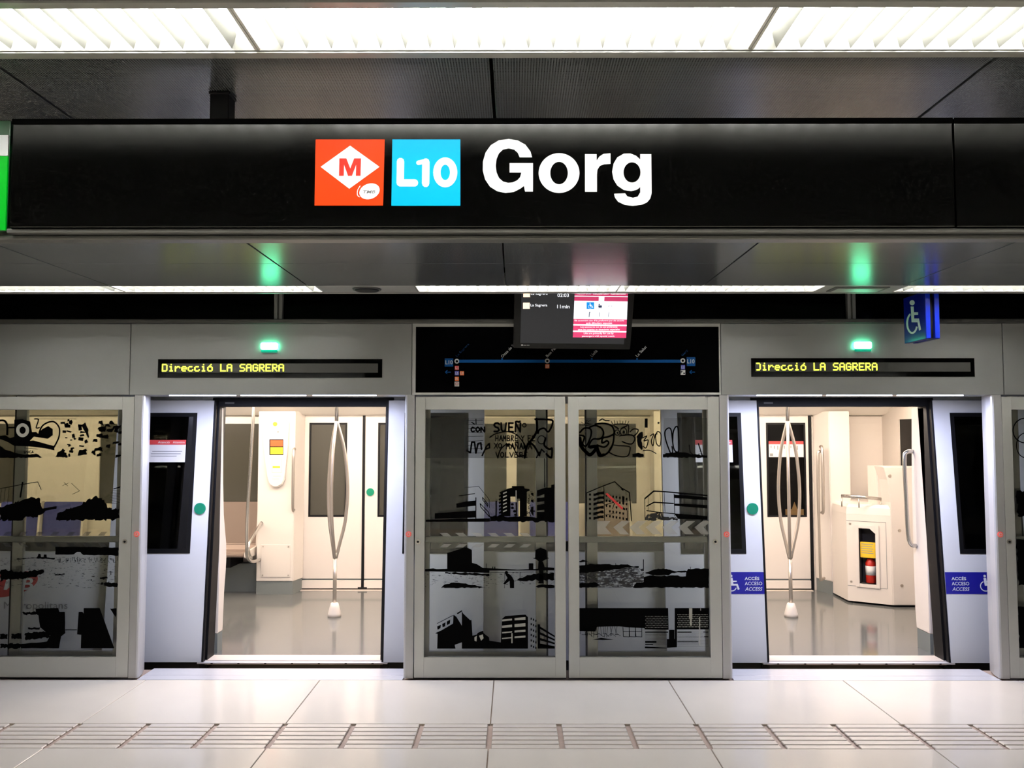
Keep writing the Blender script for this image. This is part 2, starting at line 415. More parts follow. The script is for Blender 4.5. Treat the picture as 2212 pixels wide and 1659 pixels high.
# ================================================================== THE SETTING
ZC = 2.59          # ceiling height
YP = 6.06          # front plane of the platform screen
XL, XR = -9.0, 9.0
TILE_X = -0.143    # one tile joint; joints every 1.2 m
S0, S1 = YFLOOR(1616.5), YFLOOR(1564.0)          # tactile strip
EDGE = YFLOOR(1469)
floor = struct(box('floor', XL, XR, -3.2, 6.33, -0.30, -0.012, 'grout'), 'pale stone tile platform floor with a ribbed tactile strip')
def tile_mesh(nm, wx, wy, m, h=0.012, bev=0.002):
    bm = bmesh.new(); bm_box(bm, 0, wx, 0, wy, -h, 0, bev, 1)
    me = bpy.data.meshes.new(nm); bmesh.ops.recalc_face_normals(bm, faces=bm.faces); bm.to_mesh(me); bm.free(); me.materials.append(M[m]); return me
rows = [(S1 + 0.006, EDGE - 0.004), (S0 - 1.2, S0 - 0.006), (S0 - 2.4, S0 - 1.203), (S0 - 3.6, S0 - 2.403), (S0 - 4.8, S0 - 3.603), (S0 - 6.0, S0 - 4.803), (S0 - 7.2, S0 - 6.003)]
for (a, b) in rows:
    me = tile_mesh('tile', 1.2 - 0.006, b - a, 'tile')
    for k in range(-7, 8):
        o = bpy.data.objects.new('tile', me); o.location = (TILE_X + 1.2 * k + 0.003, a, 0); link(o, floor)
g = 0.012; sw = (S1 - S0 - 5 * g) / 6
st = [tile_mesh('tactile_bar', 0.4 - wd, sw, 'tactile', 0.010, 0.003) for wd in (0.030,)]
for k in range(-12, 13):
    for j in range(6):
        o = bpy.data.objects.new('tactile_bar', st[0]); o.location = (TILE_X + 0.4 * k + 0.015, S0 + j * (sw + g), 0); link(o, floor)
# platform edge beyond the screen
struct(box('floor_track', XL, XR, 6.3, 11.5, -1.3, -1.2, 'dark'), 'dark track bed under the train')
struct(box('wall_tunnel', XL, XR, 11.0, 11.2, -1.2, 4.0, 'dark'), 'dark tunnel wall behind the train')
struct(box('wall_back', XL, XR, -3.4, -3.2, -0.3, 3.4, 'wall'), 'platform wall behind the viewer')
struct(box('wall_left', XL - .2, XL, -3.4, 11.2, -1.3, 3.6, 'wall')); struct(box('wall_right', XR, XR + .2, -3.4, 11.2, -1.3, 3.6, 'wall'))
# ceiling: dark void behind, perforated panels hung below it
ceiling = struct(box('ceiling', XL, XR, -3.4, 11.2, 3.40, 3.6, 'dark'), 'grey perforated metal ceiling panels with dark joints')
LY0, LY1 = 1.755, 1.958          # slot of the near light line
FY0, FY1 = 5.185, 5.40           # slot of the far light line
CX = -0.057
def panel_row(y0, y1, jx=0.009):
    me = tile_mesh('ceiling_panel', 1.2 - jx, y1 - y0, 'perforated', 0.02, 0.001)
    for k in range(-7, 8):
        o = bpy.data.objects.new('ceiling_panel', me); o.location = (CX + 1.2 * k + jx / 2, y0, ZC + 0.02); link(o, ceiling)
YJ = 4.49
panel_row(-3.2, -1.62); panel_row(-1.38, LY0 - 0.03); panel_row(LY1 + 0.035, YJ - 0.0012); panel_row(YJ + 0.0012, FY0 - 0.012, 0.007)
box('joint_backing', XL, XR, -3.2, 5.42, ZC + 0.16, ZC + 0.18, 'ceil_joint', ceiling)
box('edge_trim', XL, XR, 5.425, 5.45, ZC - 0.004, ZC + 0.12, 'ceil_edge', ceiling)
box('edge_trim', XL, XR, LY1 + 0.004, LY1 + 0.034, ZC - 0.004, ZC + 0.10, 'ceil_edge', ceiling)
box('edge_trim', XL, XR, LY0 - 0.028, LY0 - 0.004, ZC - 0.004, ZC + 0.10, 'ceil_edge', ceiling)
# ================================================================== CEILING LIGHTS
def light_proto(name, label, wy, group, length, nbl):
    t = thing(name, label, 'ceiling light', (0, 0, ZC), group)
    d = 0.075
    # housing: shallow trough with sloped white sides, open below
    prof = [(0.0, 0.0), (0.018, d), (wy - 0.018, d), (wy, 0.0), (wy, 0.004), (wy - 0.004, d + 0.006), (0.004, d + 0.006), (0.0, 0.004)]
    v = []; f = []
    for x in (0.0, length):
        v += [(x, y, ZC + z) for y, z in prof]
    n = len(prof)
    f += [(i, (i + 1) % n, n + (i + 1) % n, n + i) for i in range(n)]
    raw('reflector', v, f, 'reflector', t)
    for x0 in (0.0, length - 0.006):
        box('end_cap', x0, x0 + 0.006, 0.002, wy - 0.002, ZC + 0.002, ZC + d, 'end_white', t)
    for yy in (0.32, 0.68):
        bm = bmesh.new(); bm_tube(bm, [(0.03, wy * yy, ZC + d - 0.02), (length - 0.03, wy * yy, ZC + d - 0.02)], 0.013, 12)
        finish('fluorescent_tube', bm, 'tube', t, True)
    # louvre blades: wedge shaped, sagging in the middle
    bl = []; p = length / nbl
    tri = [(-0.011, 0.036), (0.011, 0.036), (0.0, 0.002)]
    vv = []
    for yy in (0.004, wy - 0.004): vv += [(x, yy, ZC + z) for x, z in tri]
    me = bpy.data.meshes.new('louvre_blade'); me.from_pydata(vv, [], [(0, 1, 2), (3, 5, 4), (0, 3, 4, 1), (1, 4, 5, 2), (2, 5, 3, 0)]); me.materials.append(M['louvre'])
    for i in range(1, nbl):
        o = bpy.data.objects.new('louvre_blade', me); o.location = (p * i, 0, 0); link(o, t)
        o.location = (p * i, 0, 0)
    return t
XA, XB = XW(528, 60, 1.86), XW(1648, 60, 1.86)
PIT = XB - XA
near = light_proto('ceiling_light', '', LY1 - LY0, 'near ceiling light line', PIT - 0.002, 20)
near.location = (XA + 0.001, LY0, ZC); near['label'] = 'middle fixture of the near bright ceiling light line, above the sign lettering'
copy_thing(near, (-PIT, 0, 0), 'left fixture of the near bright ceiling light line, above the sign hanger')
copy_thing(near, (PIT, 0, 0), 'right fixture of the near bright ceiling light line, in the upper right corner')
far = light_proto('ceiling_light', '', FY1 - FY0, 'far ceiling light line', 1.255, 20)
xc0 = XW(900, 624, 5.3); xc1 = XW(1768, 624, 5.3); fl = (xc1 - xc0) / 2
far.location = (xc0, FY0, ZC); far['label'] = 'far louvred ceiling light directly above the hanging screen, left half'
copy_thing(far, (fl, 0, 0), 'far louvred ceiling light right of the hanging screen, next to the ceiling slot')
xl1 = XW(690, 624, 5.3)
copy_thing(far, (xl1 - 1.255 - xc0, 0, 0), 'far louvred ceiling light between the round speaker and the left frame edge')
copy_thing(far, (xl1 - 2.515 - xc0, 0, 0), 'far louvred ceiling light at the left edge of the photo')
xr0 = XW(1945, 624, 5.3)
copy_thing(far, (xr0 - xc0, 0, 0), 'far louvred ceiling light at the right edge, above the blue wheelchair sign')
# blank strips between the far fixtures
gaps = [(xl1 + 0.004, xc0 - 0.004), (xc1 + 0.004, xr0 - 0.004), (xr0 + 1.26, XR), (XL, xl1 - 2.52)]
for a, b in gaps: box('blank_strip', a, b, FY0, FY1 + 0.02, ZC, ZC + 0.02, 'ceil_edge', ceiling, 0.002)
for a, b in ((XL, XA - PIT), (XB + PIT, XR)): box('blank_strip', a, b, LY0, LY1, ZC, ZC + 0.02, 'ceil_edge', ceiling)
# unseen light line added behind the viewer to brighten the platform
for i, x in enumerate((-6.2, -3.7, -1.2, 1.3, 3.8)):
    t = thing('ceiling_light', 'added unseen ceiling light behind the viewer, ' + ('far left', 'left', 'middle', 'right', 'far right')[i] + ' of the rear line', 'ceiling light', (x, -1.5, ZC), 'added rear fill light line')
    box('fill_diffuser', x, x + 2.4, -1.6, -1.4, ZC + 0.10, ZC + 0.12, 'tube', t)
    for y in (-1.61, -1.40): box('fill_reflector', x, x + 2.4, y, y + 0.01, ZC - 0.002, ZC + 0.12, 'end_white', t)
sx, sz = XW(793, 624, 5.29), ZC
t = thing('ceiling_speaker', 'round dark loudspeaker grille set in the ceiling edge', 'speaker', (sx, 5.29, ZC))
bm = bmesh.new(); bmesh.ops.create_cone(bm, cap_ends=True, segments=28, radius1=0.086, radius2=0.09, depth=0.008, matrix=Matrix.Translation((sx, 5.285, ZC - 0.0045))); finish('rim', bm, 'trimdark', t)
bm = bmesh.new(); bmesh.ops.create_cone(bm, cap_ends=True, segments=28, radius1=0.07, radius2=0.076, depth=0.006, matrix=Matrix.Translation((sx, 5.285, ZC - 0.011))); finish('grille', bm, 'rubber', t)
vx0, vx1 = XW(1795, 624, 5.29), XW(1912, 624, 5.29)
t = thing('ceiling_slot', 'rectangular pale vent plate with dark rim in the ceiling edge', 'vent', ((vx0 + vx1) / 2, 5.29, ZC))
box('rim', vx0, vx1, 5.215, 5.375, ZC - 0.006, ZC - 0.0005, 'trimdark', t, 0.002); box('plate', vx0 + .02, vx1 - .03, 5.235, 5.36, ZC - 0.011, ZC - 0.0055, 'ceil_edge', t, 0.002)
# ================================================================== STATION SIGN
SY = 2.16; zt = ZW(256, SY); zb = ZW(491, SY)
x0 = XW(23, 370, SY); xj = XW(2062, 370, SY); x1 = xj + 0.9
sign = thing('station_sign', 'long black hanging station name sign reading Gorg', 'sign', ((x0 + xj) / 2, SY + .05, zb))
b1 = box('sign_panel', x0, xj - 0.0015, SY, SY + 0.09, zb, zt, 'signblack', sign, 0.003)
b2 = box('sign_panel', xj + 0.0015, x1, SY, SY + 0.09, zb, zt, 'signblack', sign, 0.003)
box('bottom_rail', x0 - 0.01, x1, SY + 0.006, SY + 0.086, zb - 0.012, zb - 0.0005, 'trimdark', sign, 0.003)
box('bottom_rail', x0 - 0.12, x1, SY + 0.03, SY + 0.075, zb - 0.024, zb - 0.0125, 'trimdark', sign, 0.003)
box('top_rail', x0, xj - 0.0015, SY - 0.003, SY - 0.0003, zt - 0.014, zt, 'matteblack', sign, 0.001); box('top_rail', xj + 0.0015, x1, SY - 0.003, SY - 0.0003, zt - 0.014, zt, 'matteblack', sign, 0.001)
hx = XW(475, 230, 2.2)
for x in (hx, hx + 2.6):
    box('hanger', x - 0.025, x + 0.025, SY + 0.035, SY + 0.085, zt + 0.0005, ZC - 0.0005, 'rubber', sign, 0.002)
    box('hanger_collar', x - 0.028, x + 0.028, SY + 0.032, SY + 0.088, ZC - 0.009, ZC - 0.001, 'rubber', sign, 0.002)
k7 = 780.0 / 2212
def z7(p): return (660 + p[0] * k7, 280 + p[1] * k7)
G = [(1388,170),(1378,134),(1347,92),(1300,66),(1245,57),(1185,65),(1135,95),(1103,140),(1087,195),(1086,250),(1100,305),(1130,350),(1175,378),(1225,388),(1275,382),(1315,362),(1338,345),(1345,380),(1393,380),(1393,205),(1250,205),(1250,263),(1322,263),(1315,290),(1298,310),(1268,324),(1240,326),(1210,318),(1185,296),(1170,262),(1165,222),(1170,180),(1185,145),(1210,122),(1245,115),(1278,122),(1300,142),(1312,170)]
rr_ = [(1712,150),(1783,150),(1783,190),(1800,165),(1825,149),(1868,145),(1868,210),(1830,212),(1803,222),(1788,245),(1785,275),(1785,381),(1712,381)]
gb = [(2050,150),(2118,150),(2120,390),(2112,422),(2092,446),(2060,460),(2005,467),(1955,461),(1915,442),(1895,415),(1890,393),(1958,390),(1970,408),(2005,418),(2035,410),(2050,385),(2050,352),(2030,368),(1995,377),(1950,370),(1910,343),(1887,305),(1878,258),(1887,208),(1910,170),(1950,147),(1990,146),(2025,160),(2050,183)]
fs = onY(SY - 0.0015); fs2 = onY(SY - 0.003); fs3 = onY(SY - 0.0045)
def halo(parent): pass
Ink().poly([z7(p) for p in G]).build('letter', 'white_lit', sign, fs)
i = Ink(); n = 40
for k in range(n):
    a, b = 2 * math.pi * k / n, 2 * math.pi * (k + 1) / n
    i.poly([z7((1553 + rx * math.cos(q), 266 + ry * math.sin(q))) for rx, ry, q in ((125, 122, a), (125, 122, b), (54, 69, b), (54, 69, a))])
i.build('letter', 'white_lit', sign, fs)
Ink().poly([z7(p) for p in rr_]).build('letter', 'white_lit', sign, fs)
Ink().poly([z7(p) for p in gb]).build('letter', 'white_lit', sign, fs)
lg = sign.children[-1]
i = Ink(); i.poly([z7((2000 + 52 * math.cos(2 * math.pi * k / 32), 262 + 62 * math.sin(2 * math.pi * k / 32))) for k in range(32)]); i.build('counter', 'signblack', lg, onY(SY - 0.0025))
ml = Ink().poly([z7(p) for p in ((62, 60), (485, 60), (475, 465), (55, 465))]).build('metro_logo', 'red_lit', sign, fs)
ml['label'] = 'red square with a white diamond, letter M and small oval'
Ink().poly([z7(p) for p in ((273, 98), (453, 228), (268, 362), (92, 228))]).build('diamond', 'white_lit', ml, fs2)
Ink().poly([z7(p) for p in ((205, 283), (207, 176), (250, 176), (274, 238), (298, 176), (340, 176), (337, 283), (308, 283), (310, 215), (284, 283), (260, 283), (236, 215), (234, 283))]).build('letter_m', 'red_ink', ml, fs3)
i = Ink(); i.poly([z7((392 + 62 * math.cos(a) + 6 * math.sin(a), 378 + 47 * math.sin(a) - 14 * math.cos(a))) for a in [2 * math.pi * k / 32 for k in range(32)]]); i.build('oval', 'white_lit', ml, fs2)
i = Ink(); i.stroke([z7(p) for p in ((334, 345), (319, 372), (318, 400), (330, 412))], 1.6, 5); i.build('oval_line', 'white_lit', ml, fs2)
i = Ink(); i.text('TMB', *z7((352, 371)), *z7((428, 391)), off=0.02, shear=0.25); i.build('oval_lettering', 'ink_grey', ml, fs3)
lb = Ink().poly([z7(p) for p in ((532, 60), (948, 60), (948, 466), (526, 466))]).build('line_badge', 'blue_lit', sign, fs)
lb['label'] = 'cyan square badge reading L10'
i = Ink(); wd = 45 * k7
i.stroke([z7(p) for p in ((582, 195), (580, 326), (668, 326))], wd)
i.stroke([z7(p) for p in ((737, 198), (736, 330))], wd); i.stroke([z7(p) for p in ((692, 203), (722, 196), (735, 195))], wd * .62)
i.ring(*z7((856, 262)), 74 * k7, 92 * k7, 45 * k7)
i.build('badge_lettering', 'white_lit', lb, fs2)
# green exit sign hung beside it
gx1 = XW(19, 400, SY + .02)
gs = thing('exit_sign', 'bright green lit sign at the left edge, beside the black station sign', 'sign', (gx1 - .2, SY + .06, zb))
box('housing', gx1 - 0.45, gx1 - 0.002, SY + 0.022, SY + 0.09, zb - 0.004, zt + 0.005, 'green_dark', gs, 0.002)
gp = box('green_panel', gx1 - 0.445, gx1 - 0.003, SY + 0.016, SY + 0.021, zb - 0.002, ZW(332, SY), 'green_lit', gs)
prism_y('pale_panel', [(gx1 - 0.445, ZW(331, SY)), (gx1 - 0.003, ZW(331, SY)), (gx1 - 0.003, ZW(286, SY)), (gx1 - 0.445, ZW(284, SY))], SY + 0.016, SY + 0.021, 'pict_white', gs)
box('hanger', gx1 - 0.25, gx1 - 0.20, SY + 0.03, SY + 0.08, zt + 0.0055, ZC - .0005, 'rubber', gs)
# ================================================================== PLATFORM SCREEN
ZH0 = ZW(853, YP); ZH1 = ZW(699, YP); ZG0 = 0.004; ZPT = ZW(857, YP)
def PX(u, v=780): return XW(u, v, YP)
FONT = {'D': ['', '11110', '10001', '10001', '10001', '10001', '10001', '11110'], 'i': ['', '00100', '00000', '01100', '00100', '00100', '00100', '01110'],
        'r': ['', '00000', '00000', '10110', '11001', '10000', '10000', '10000'], 'e': ['', '00000', '00000', '01110', '10001', '11111', '10000', '01110'],
        'c': ['', '00000', '00000', '01110', '10000', '10000', '10001', '01110'], '\u00f3': ['', '00010', '00100', '01110', '10001', '10001', '10001', '01110'],
        'L': ['', '10000', '10000', '10000', '10000', '10000', '10000', '11111'], 'A': ['', '01110', '10001', '10001', '11111', '10001', '10001', '10001'],
        'S': ['', '01111', '10000', '10000', '01110', '00001', '00001', '11110'], 'G': ['', '01110', '10001', '10000', '10111', '10001', '10001', '01110'],
        'R': ['', '11110', '10001', '10001', '11110', '10100', '10010', '10001'], 'E': ['', '11111', '10000', '10000', '11110', '10000', '10000', '11111'], ' ': ['']}
def led_text(parent, x0, zt_, pitch, cut, Y):
    i = Ink()
    for c, ch in enumerate('Direcci\u00f3 LA SAGRERA'):
        for r, row in enumerate(FONT[ch]):
            for k, b in enumerate(row):
                if b == '1' and not (cut and c == 0 and k == 0):
                    x = x0 + (c * 6 + k) * pitch; z = zt_ - r * pitch
                    i.rect(x - .08 * pitch, z - pitch * 1.08, x + pitch * 1.08, z + .08 * pitch)
    return i.build('led_lettering', 'led_yellow', parent, lambda x, z: (x, Y, z))
def header_module(ua, ub, label, disp=None, lamp=None, leds=(), cut=False):
    xa, xb = PX(ua) + 0.002, PX(ub) - 0.002
    t = thing('door_header', label, 'header panel', ((xa + xb) / 2, YP + .1, ZH0), 'header panels of the platform screen')
    box('header_panel', xa, xb, YP, YP + 0.30, ZH0, ZH1, 'header', t, 0.003)
    if disp:
        d0, d1, e0, e1 = disp
        X0, X1, Z0, Z1 = PX(d0), PX(d1), ZW(e1, YP), ZW(e0, YP)
        dp = box('display_window', X0, X1, YP - 0.006, YP - 0.0005, Z0, Z1, 'blackgloss', t, 0.001)
        mx = XW(d0 + 9, 796, YP)
        box('dot_matrix', mx, X1 - 0.03, YP - 0.0075, YP - 0.0062, Z0 + 0.036, Z1 - 0.030, 'led_off', dp)
        led_text(dp, mx, Z1 - 0.026, (XW(d0 + 272, 796, YP) - mx) / 113.0, cut, YP - 0.0085)
    if lamp:
        lx, lz = W(lamp[0], lamp[1], YP)
        lp = box('signal_lamp', lx - 0.060, lx + 0.060, YP - 0.034, YP - 0.0005, lz - 0.016, lz + 0.034, 'lamp_green', t, 0.012)
        box('lamp_base', lx - 0.056, lx + 0.056, YP - 0.028, YP - 0.0005, lz - 0.036, lz - 0.0165, 'lamp_green_base', lp, 0.006)
    for a, b in leds:
        l = box('led_strip', PX(a), PX(b), YP + 0.018, YP + 0.036, ZH0 - 0.006, ZH0 - 0.0005, 'led_white', t)
        ld = bpy.data.lights.new('led_light', 'AREA'); ld.shape = 'RECTANGLE'; ld.size = PX(b) - PX(a); ld.size_y = 0.018; ld.energy = DOOR_LED; ld.color = (0.68, 0.72, 1.0)
        lo_ = bpy.data.objects.new('led_light', ld); lo_.location = ((PX(a) + PX(b)) / 2, YP + 0.027, ZH0 - 0.0068); link(lo_, t)
    return t
header_module(-420, 281, 'plain grey header panel above the leftmost photo-printed glass panel')
header_module(281, 890, 'grey header panel with display and green lamp over the left doorway', (342, 826, 776, 816), (583, 751), ((365, 508), (519, 660), (675, 812)))
header_module(1557, 2167, 'grey header panel with display and green lamp over the right doorway', (1622, 2104, 774, 814), (1862, 749), ((1636, 1776), (1787, 1928), (1940, 2082)), True)
header_module(2167, 2800, 'plain grey header panel at the right edge of the photo')
# line map panel
xa, xb = PX(890) + 0.002, PX(1557) - 0.002
mp = thing('line_map_panel', 'black glass header panel printed with the blue metro line map', 'map', ((xa + xb) / 2, YP + .1, ZH0))
box('header_box', xa, xb, YP + 0.006, YP + 0.30, ZH0, ZH1, 'frame', mp, 0.002)
X0, X1, Z0, Z1 = PX(898), PX(1553), ZW(848, YP), ZW(706, YP)
box('frame_bar', xa, xb, YP - 0.002, YP + 0.0055, ZH0, Z0, 'frame', mp, 0.001); box('frame_bar', xa, xb, YP - 0.002, YP + 0.0055, Z1, ZH1, 'frame', mp, 0.001)
box('frame_bar', xa, X0, YP - 0.002, YP + 0.0055, Z0, Z1, 'frame', mp, 0.001); box('frame_bar', X1, xb, YP - 0.002, YP + 0.0055, Z0, Z1, 'frame', mp, 0.001)
mg = box('map_glass', X0, X1, YP + 0.0005, YP + 0.0055, Z0, Z1, 'blackmap', mp)
ka = 660.0 / 2212
def za(x, y): return (900 + x * ka, 740 + y * ka)
f1, f2 = onY(YP - 0.0008), onY(YP - 0.0016)
Ink().rect(*za(290, 124), *za(1925, 146)).build('map_line', 'map_blue', mg, f1)
for x, y in ((291, 135), (946, 133), (1927, 131)):
    Ink().ring(*za(x, y), 5.2, 5.2, 2.6).build('station_ring', 'map_white', mg, f2); Ink().disc(*za(x, y), 2.7).build('station_dot', 'blackmap', mg, onY(YP - 0.0012))
for x in (619, 1268, 1596): Ink().rect(*za(x - 6, 112), *za(x + 6, 126)).build('station_tick', 'map_blue', mg, f1)
Ink().rect(*za(203, 114), *za(265, 174)).build('line_box', 'map_blue', mg, f1); Ink().rect(*za(1955, 106), *za(2018, 170)).build('line_box', 'map_blue', mg, f1)
for x in (203, 1972): Ink().stroke([za(x + 4, 214), za(x + 42, 214)], 1.6).stroke([za(x + 18, 202), za(x + 4, 214), za(x + 18, 226)], 1.6).build('arrow', 'map_blue', mg, f1)
i = Ink()
def diag(txt, x, y, ln, m):
    j = Ink(); h = 6.0
    a = za(x, y); j.text(txt, a[0], a[1] - h, a[0] + ln, a[1], off=0.01, rot=-0.80); j.build('station_name', m, mg, f1)
diag('La Sagrera', 296, 108, 38, 'map_dimblue'); diag('Onze de Setembre', 622, 112, 66, 'map_white'); diag('Bon Pastor', 948, 108, 40, 'map_white')
diag('Llefi\u00e0', 1270, 106, 18, 'map_white'); diag('La Salut', 1598, 106, 30, 'map_white'); diag('Gorg', 1928, 102, 17, 'map_dimblue')
for (x, y, tx, m) in ((291, 183, 'L1', 'map_red'), (291, 222, 'L5', 'map_violet'), (328, 222, 'L9', 'map_orange'), (291, 262, 'R', 'map_orange'), (946, 172, 'L9', 'map_orange'), (1928, 178, 'L2', 'map_violet')):
    Ink().rect(*za(x - 15, y - 15), *za(x + 15, y + 15)).build('line_box', m, mg, f1)
    Ink().text(tx, *za(x - 10, y - 9), *za(x + 11, y + 9), off=0.02).build('box_lettering', 'map_white', mg, f2)
for x, y in ((291, 300), (1928, 216)):
    Ink().rect(*za(x - 17, y - 17), *za(x + 17, y + 17)).build('line_box', 'map_white', mg, f1)
Ink().ring(*za(291, 299), 3.2, 3.2, 1.1).build('box_symbol', 'map_red', mg, f2)
Ink().text('P', *za(1914, 204), *za(1925, 222), off=0.02).rect(*za(1931, 218), *za(1942, 228)).build('box_symbol', 'blackmap', mg, f2)
i = Ink()
for txt, x, y in (('L10', 208, 128), ('L10', 1959, 121)): i.text(txt, *za(x, y), *za(x + 53, y + 30), off=0.02)
i.build('box_lettering', 'map_white', mg, f2)
# trim and black transom glass above the header
YT0 = YP + 0.03
struct(box('trim_1', XL, XR, YP - 0.025, YP + 0.33, ZH1 + 0.001, ZW(689, YP - .02), 'trimdark', None, 0.004), 'dark grey rail along the top of the door headers')
tr = thing('transom_glazing', 'black glass band above the grey door headers', 'transom', (0, YT0, ZH1 + 0.05))
zz0, zz1 = ZW(689, YP - .02) + 0.002, 3.2
mus = [-7.6, XW(600, 660, YP), XW(1841, 660, YP), 6.9]
for a, b in zip([XL + .02] + mus, mus + [XR - .02]):
    box('transom_pane', a + .012, b - .012, YT0 + 0.02, YT0 + 0.03, zz0, zz1, 'blackgloss', tr)
for x in mus:
    box('mullion', x - 0.029, x - 0.006, YT0 - 0.02, YT0 + 0.019, zz0, zz1, 'header', tr, 0.002); box('mullion', x + 0.006, x + 0.029, YT0 - 0.02, YT0 + 0.019, zz0, zz1, 'header', tr, 0.002)
    box('mullion_gasket', x - 0.005, x + 0.005, YT0 - 0.012, YT0 + 0.019, zz0, zz1, 'trimdark', tr)
# ------------------------------------------------------------------ glass panels
def glass_panel(ua, ub, ga, gb, label, lock_u, bar=True):
    vm = 1160
    xa, xb, xg0, xg1 = XW(ua, vm, YP), XW(ub, vm, YP), XW(ga, vm, YP), XW(gb, vm, YP)
    z0, z1, g0, g1 = 0.008, ZPT, ZW(1420, YP), ZW(885, YP)
    t = thing('screen_panel', label, 'glass panel', ((xa + xb) / 2, YP + .02, 0.0), 'photo-printed glass panels of the platform screen')
    box('stile', xa, xg0, YP, YP + 0.045, z0, z1, 'frame', t, 0.002); box('stile', xg1, xb, YP, YP + 0.045, z0, z1, 'frame', t, 0.002)
    box('top_rail', xg0, xg1, YP, YP + 0.045, g1, z1, 'frame', t, 0.002); box('bottom_rail', xg0, xg1, YP, YP + 0.045, z0, g0, 'frame', t, 0.002)
    box('kick_strip', xa, xb, YP + 0.01, YP + 0.035, 0.0005, z0 - 0.0005, 'rubber', t)
    box('glass_pane', xg0 - 0.004, xg1 + 0.004, YP + 0.020, YP + 0.026, g0 - 0.004, g1 + 0.004, 'pane', t)
    if bar:
        box('push_bar', xg0 + 0.004, xg1 - 0.004, YP + 0.030, YP + 0.058, ZW(1172, YP + .03), ZW(1159, YP + .03), 'header', t, 0.004)
    if lock_u:
        lx, lz = W(lock_u, 1170, YP)
        lk = disc_y('lock', lx, lz, YP - 0.006, YP - 0.0005, 0.017, 'chrome', t); disc_y('keyhole', lx, lz, YP - 0.008, YP - 0.0062, 0.008, 'rubber', lk)
    return t
p_left = glass_panel(-330, 283, -310, 257, 'glass panel at the left edge printed with a railing, bushes and dark slabs', 270)
p_cl = glass_panel(896, 1222, 917, 1199, 'middle glass panel printed with hand lettering and a stooping figure on sand', 903)
p_cr = glass_panel(1228, 1557, 1251, 1532, 'middle glass panel printed with bubble graffiti and chevron arrows', 1545)
p_right = glass_panel(2173, 2760, 2194, 2740, 'glass panel cut off by the right edge of the photo', 2180)
# ------------------------------------------------------------------ posts
def post(u, sgn, label):
    x = XW(u, 1160, YP)
    pts = [(0, 0.0), (0.052, 0.0), (0.062, 0.004), (0.068, 0.014), (0.055, 0.10), (0.018, 0.22), (0.0, 0.22)]
    pl = [(x + sgn * a, YP + b) for a, b in pts]
    if sgn < 0: pl = pl[::-1]
    t = thing('door_post', label, 'post', (x + sgn * .03, YP + .1, 0), 'door posts of the platform screen')
    prism_z('post_body', pl, 0.004, ZH0 - 0.001, 'post', t)
    bx, bz = x + sgn * 0.037, ZW(1154, YP)
    r = disc_y('button_ring', bx, bz, YP - 0.005, YP - 0.0005, 0.0195, 'button_red', t)
    disc_y('button_face', bx, bz, YP - 0.0068, YP - 0.0052, 0.0125, 'button_pale', r); disc_y('button_centre', bx, bz, YP - 0.0085, YP - 0.007, 0.0065, 'button_red', r)
post(284, 1, 'pale post with red button at the left side of the left doorway')
post(894, -1, 'pale post with red button between the left doorway and the lettered glass panel')
post(1558, 1, 'pale post with red button between the graffiti glass panel and the right doorway')
post(2172, -1, 'pale post with red button at the right side of the right doorway')
# sills of the two openings
for n_, (a, b) in enumerate(((284, 894), (1558, 2172))):
    xa, xb = XW(a, 1160, YP), XW(b, 1160, YP)
    s_ = struct(box('trim_%d' % (n_ + 2), xa + .07, xb - .07, EDGE + 0.001, EDGE + 0.105, -0.012, 0.001, 'sill', None, 0.002), 'bright metal threshold of a platform door')
    box('sill_plate', xa + .07, xb - .07, EDGE + 0.112, 6.325, -0.012, 0.0, 'sill', s_, 0.002)
# parked sliding leaves of the platform doors, behind the glass panels
def sliding(ua, ub, side, label):
    YS = YP + 0.10; vm = 1160
    xa, xb = XW(ua, vm, YS), XW(ub, vm, YS); z1 = ZH0 - 0.004
    t = thing('sliding_door', label, 'sliding door', ((xa + xb) / 2, YS, 0.0), 'parked platform doors')
    sw_ = 0.075
    box('stile', xa, xa + sw_, YS, YS + 0.035, 0.012, z1, 'frame', t, 0.002); box('stile', xb - sw_, xb, YS, YS + 0.035, 0.012, z1, 'frame', t, 0.002)
    box('bottom_rail', xa + sw_, xb - sw_, YS, YS + 0.035, 0.012, ZW(1408, YS), 'frame', t, 0.002); box('top_rail', xa + sw_, xb - sw_, YS, YS + 0.035, 1.90, z1, 'frame', t, 0.002)
    box('glass_pane', xa + sw_ - .003, xb - sw_ + .003, YS + 0.014, YS + 0.019, ZW(1409, YS), 1.902, 'pane', t)
    e = xa if side < 0 else xb
    box('edge_seal', e - 0.006 + (-0.006 if side < 0 else .006), e + 0.006 + (-0.006 if side < 0 else .006), YS + 0.004, YS + 0.031, 0.012, z1, 'rubber', t)
    box('floor_guide', xa + .02, xb - .02, YS + 0.006, YS + 0.029, 0.0005, 0.0115, 'rubber', t)
sliding(905, 1180, 1, 'parked sliding glass door behind the lettered glass panel')
sliding(1268, 1545, -1, 'parked sliding glass door behind the graffiti glass panel')
sliding(27, 272, -1, 'parked sliding glass door behind the left glass panel')
sliding(2185, 2450, 1, 'parked sliding glass door behind the glass panel at the right edge')
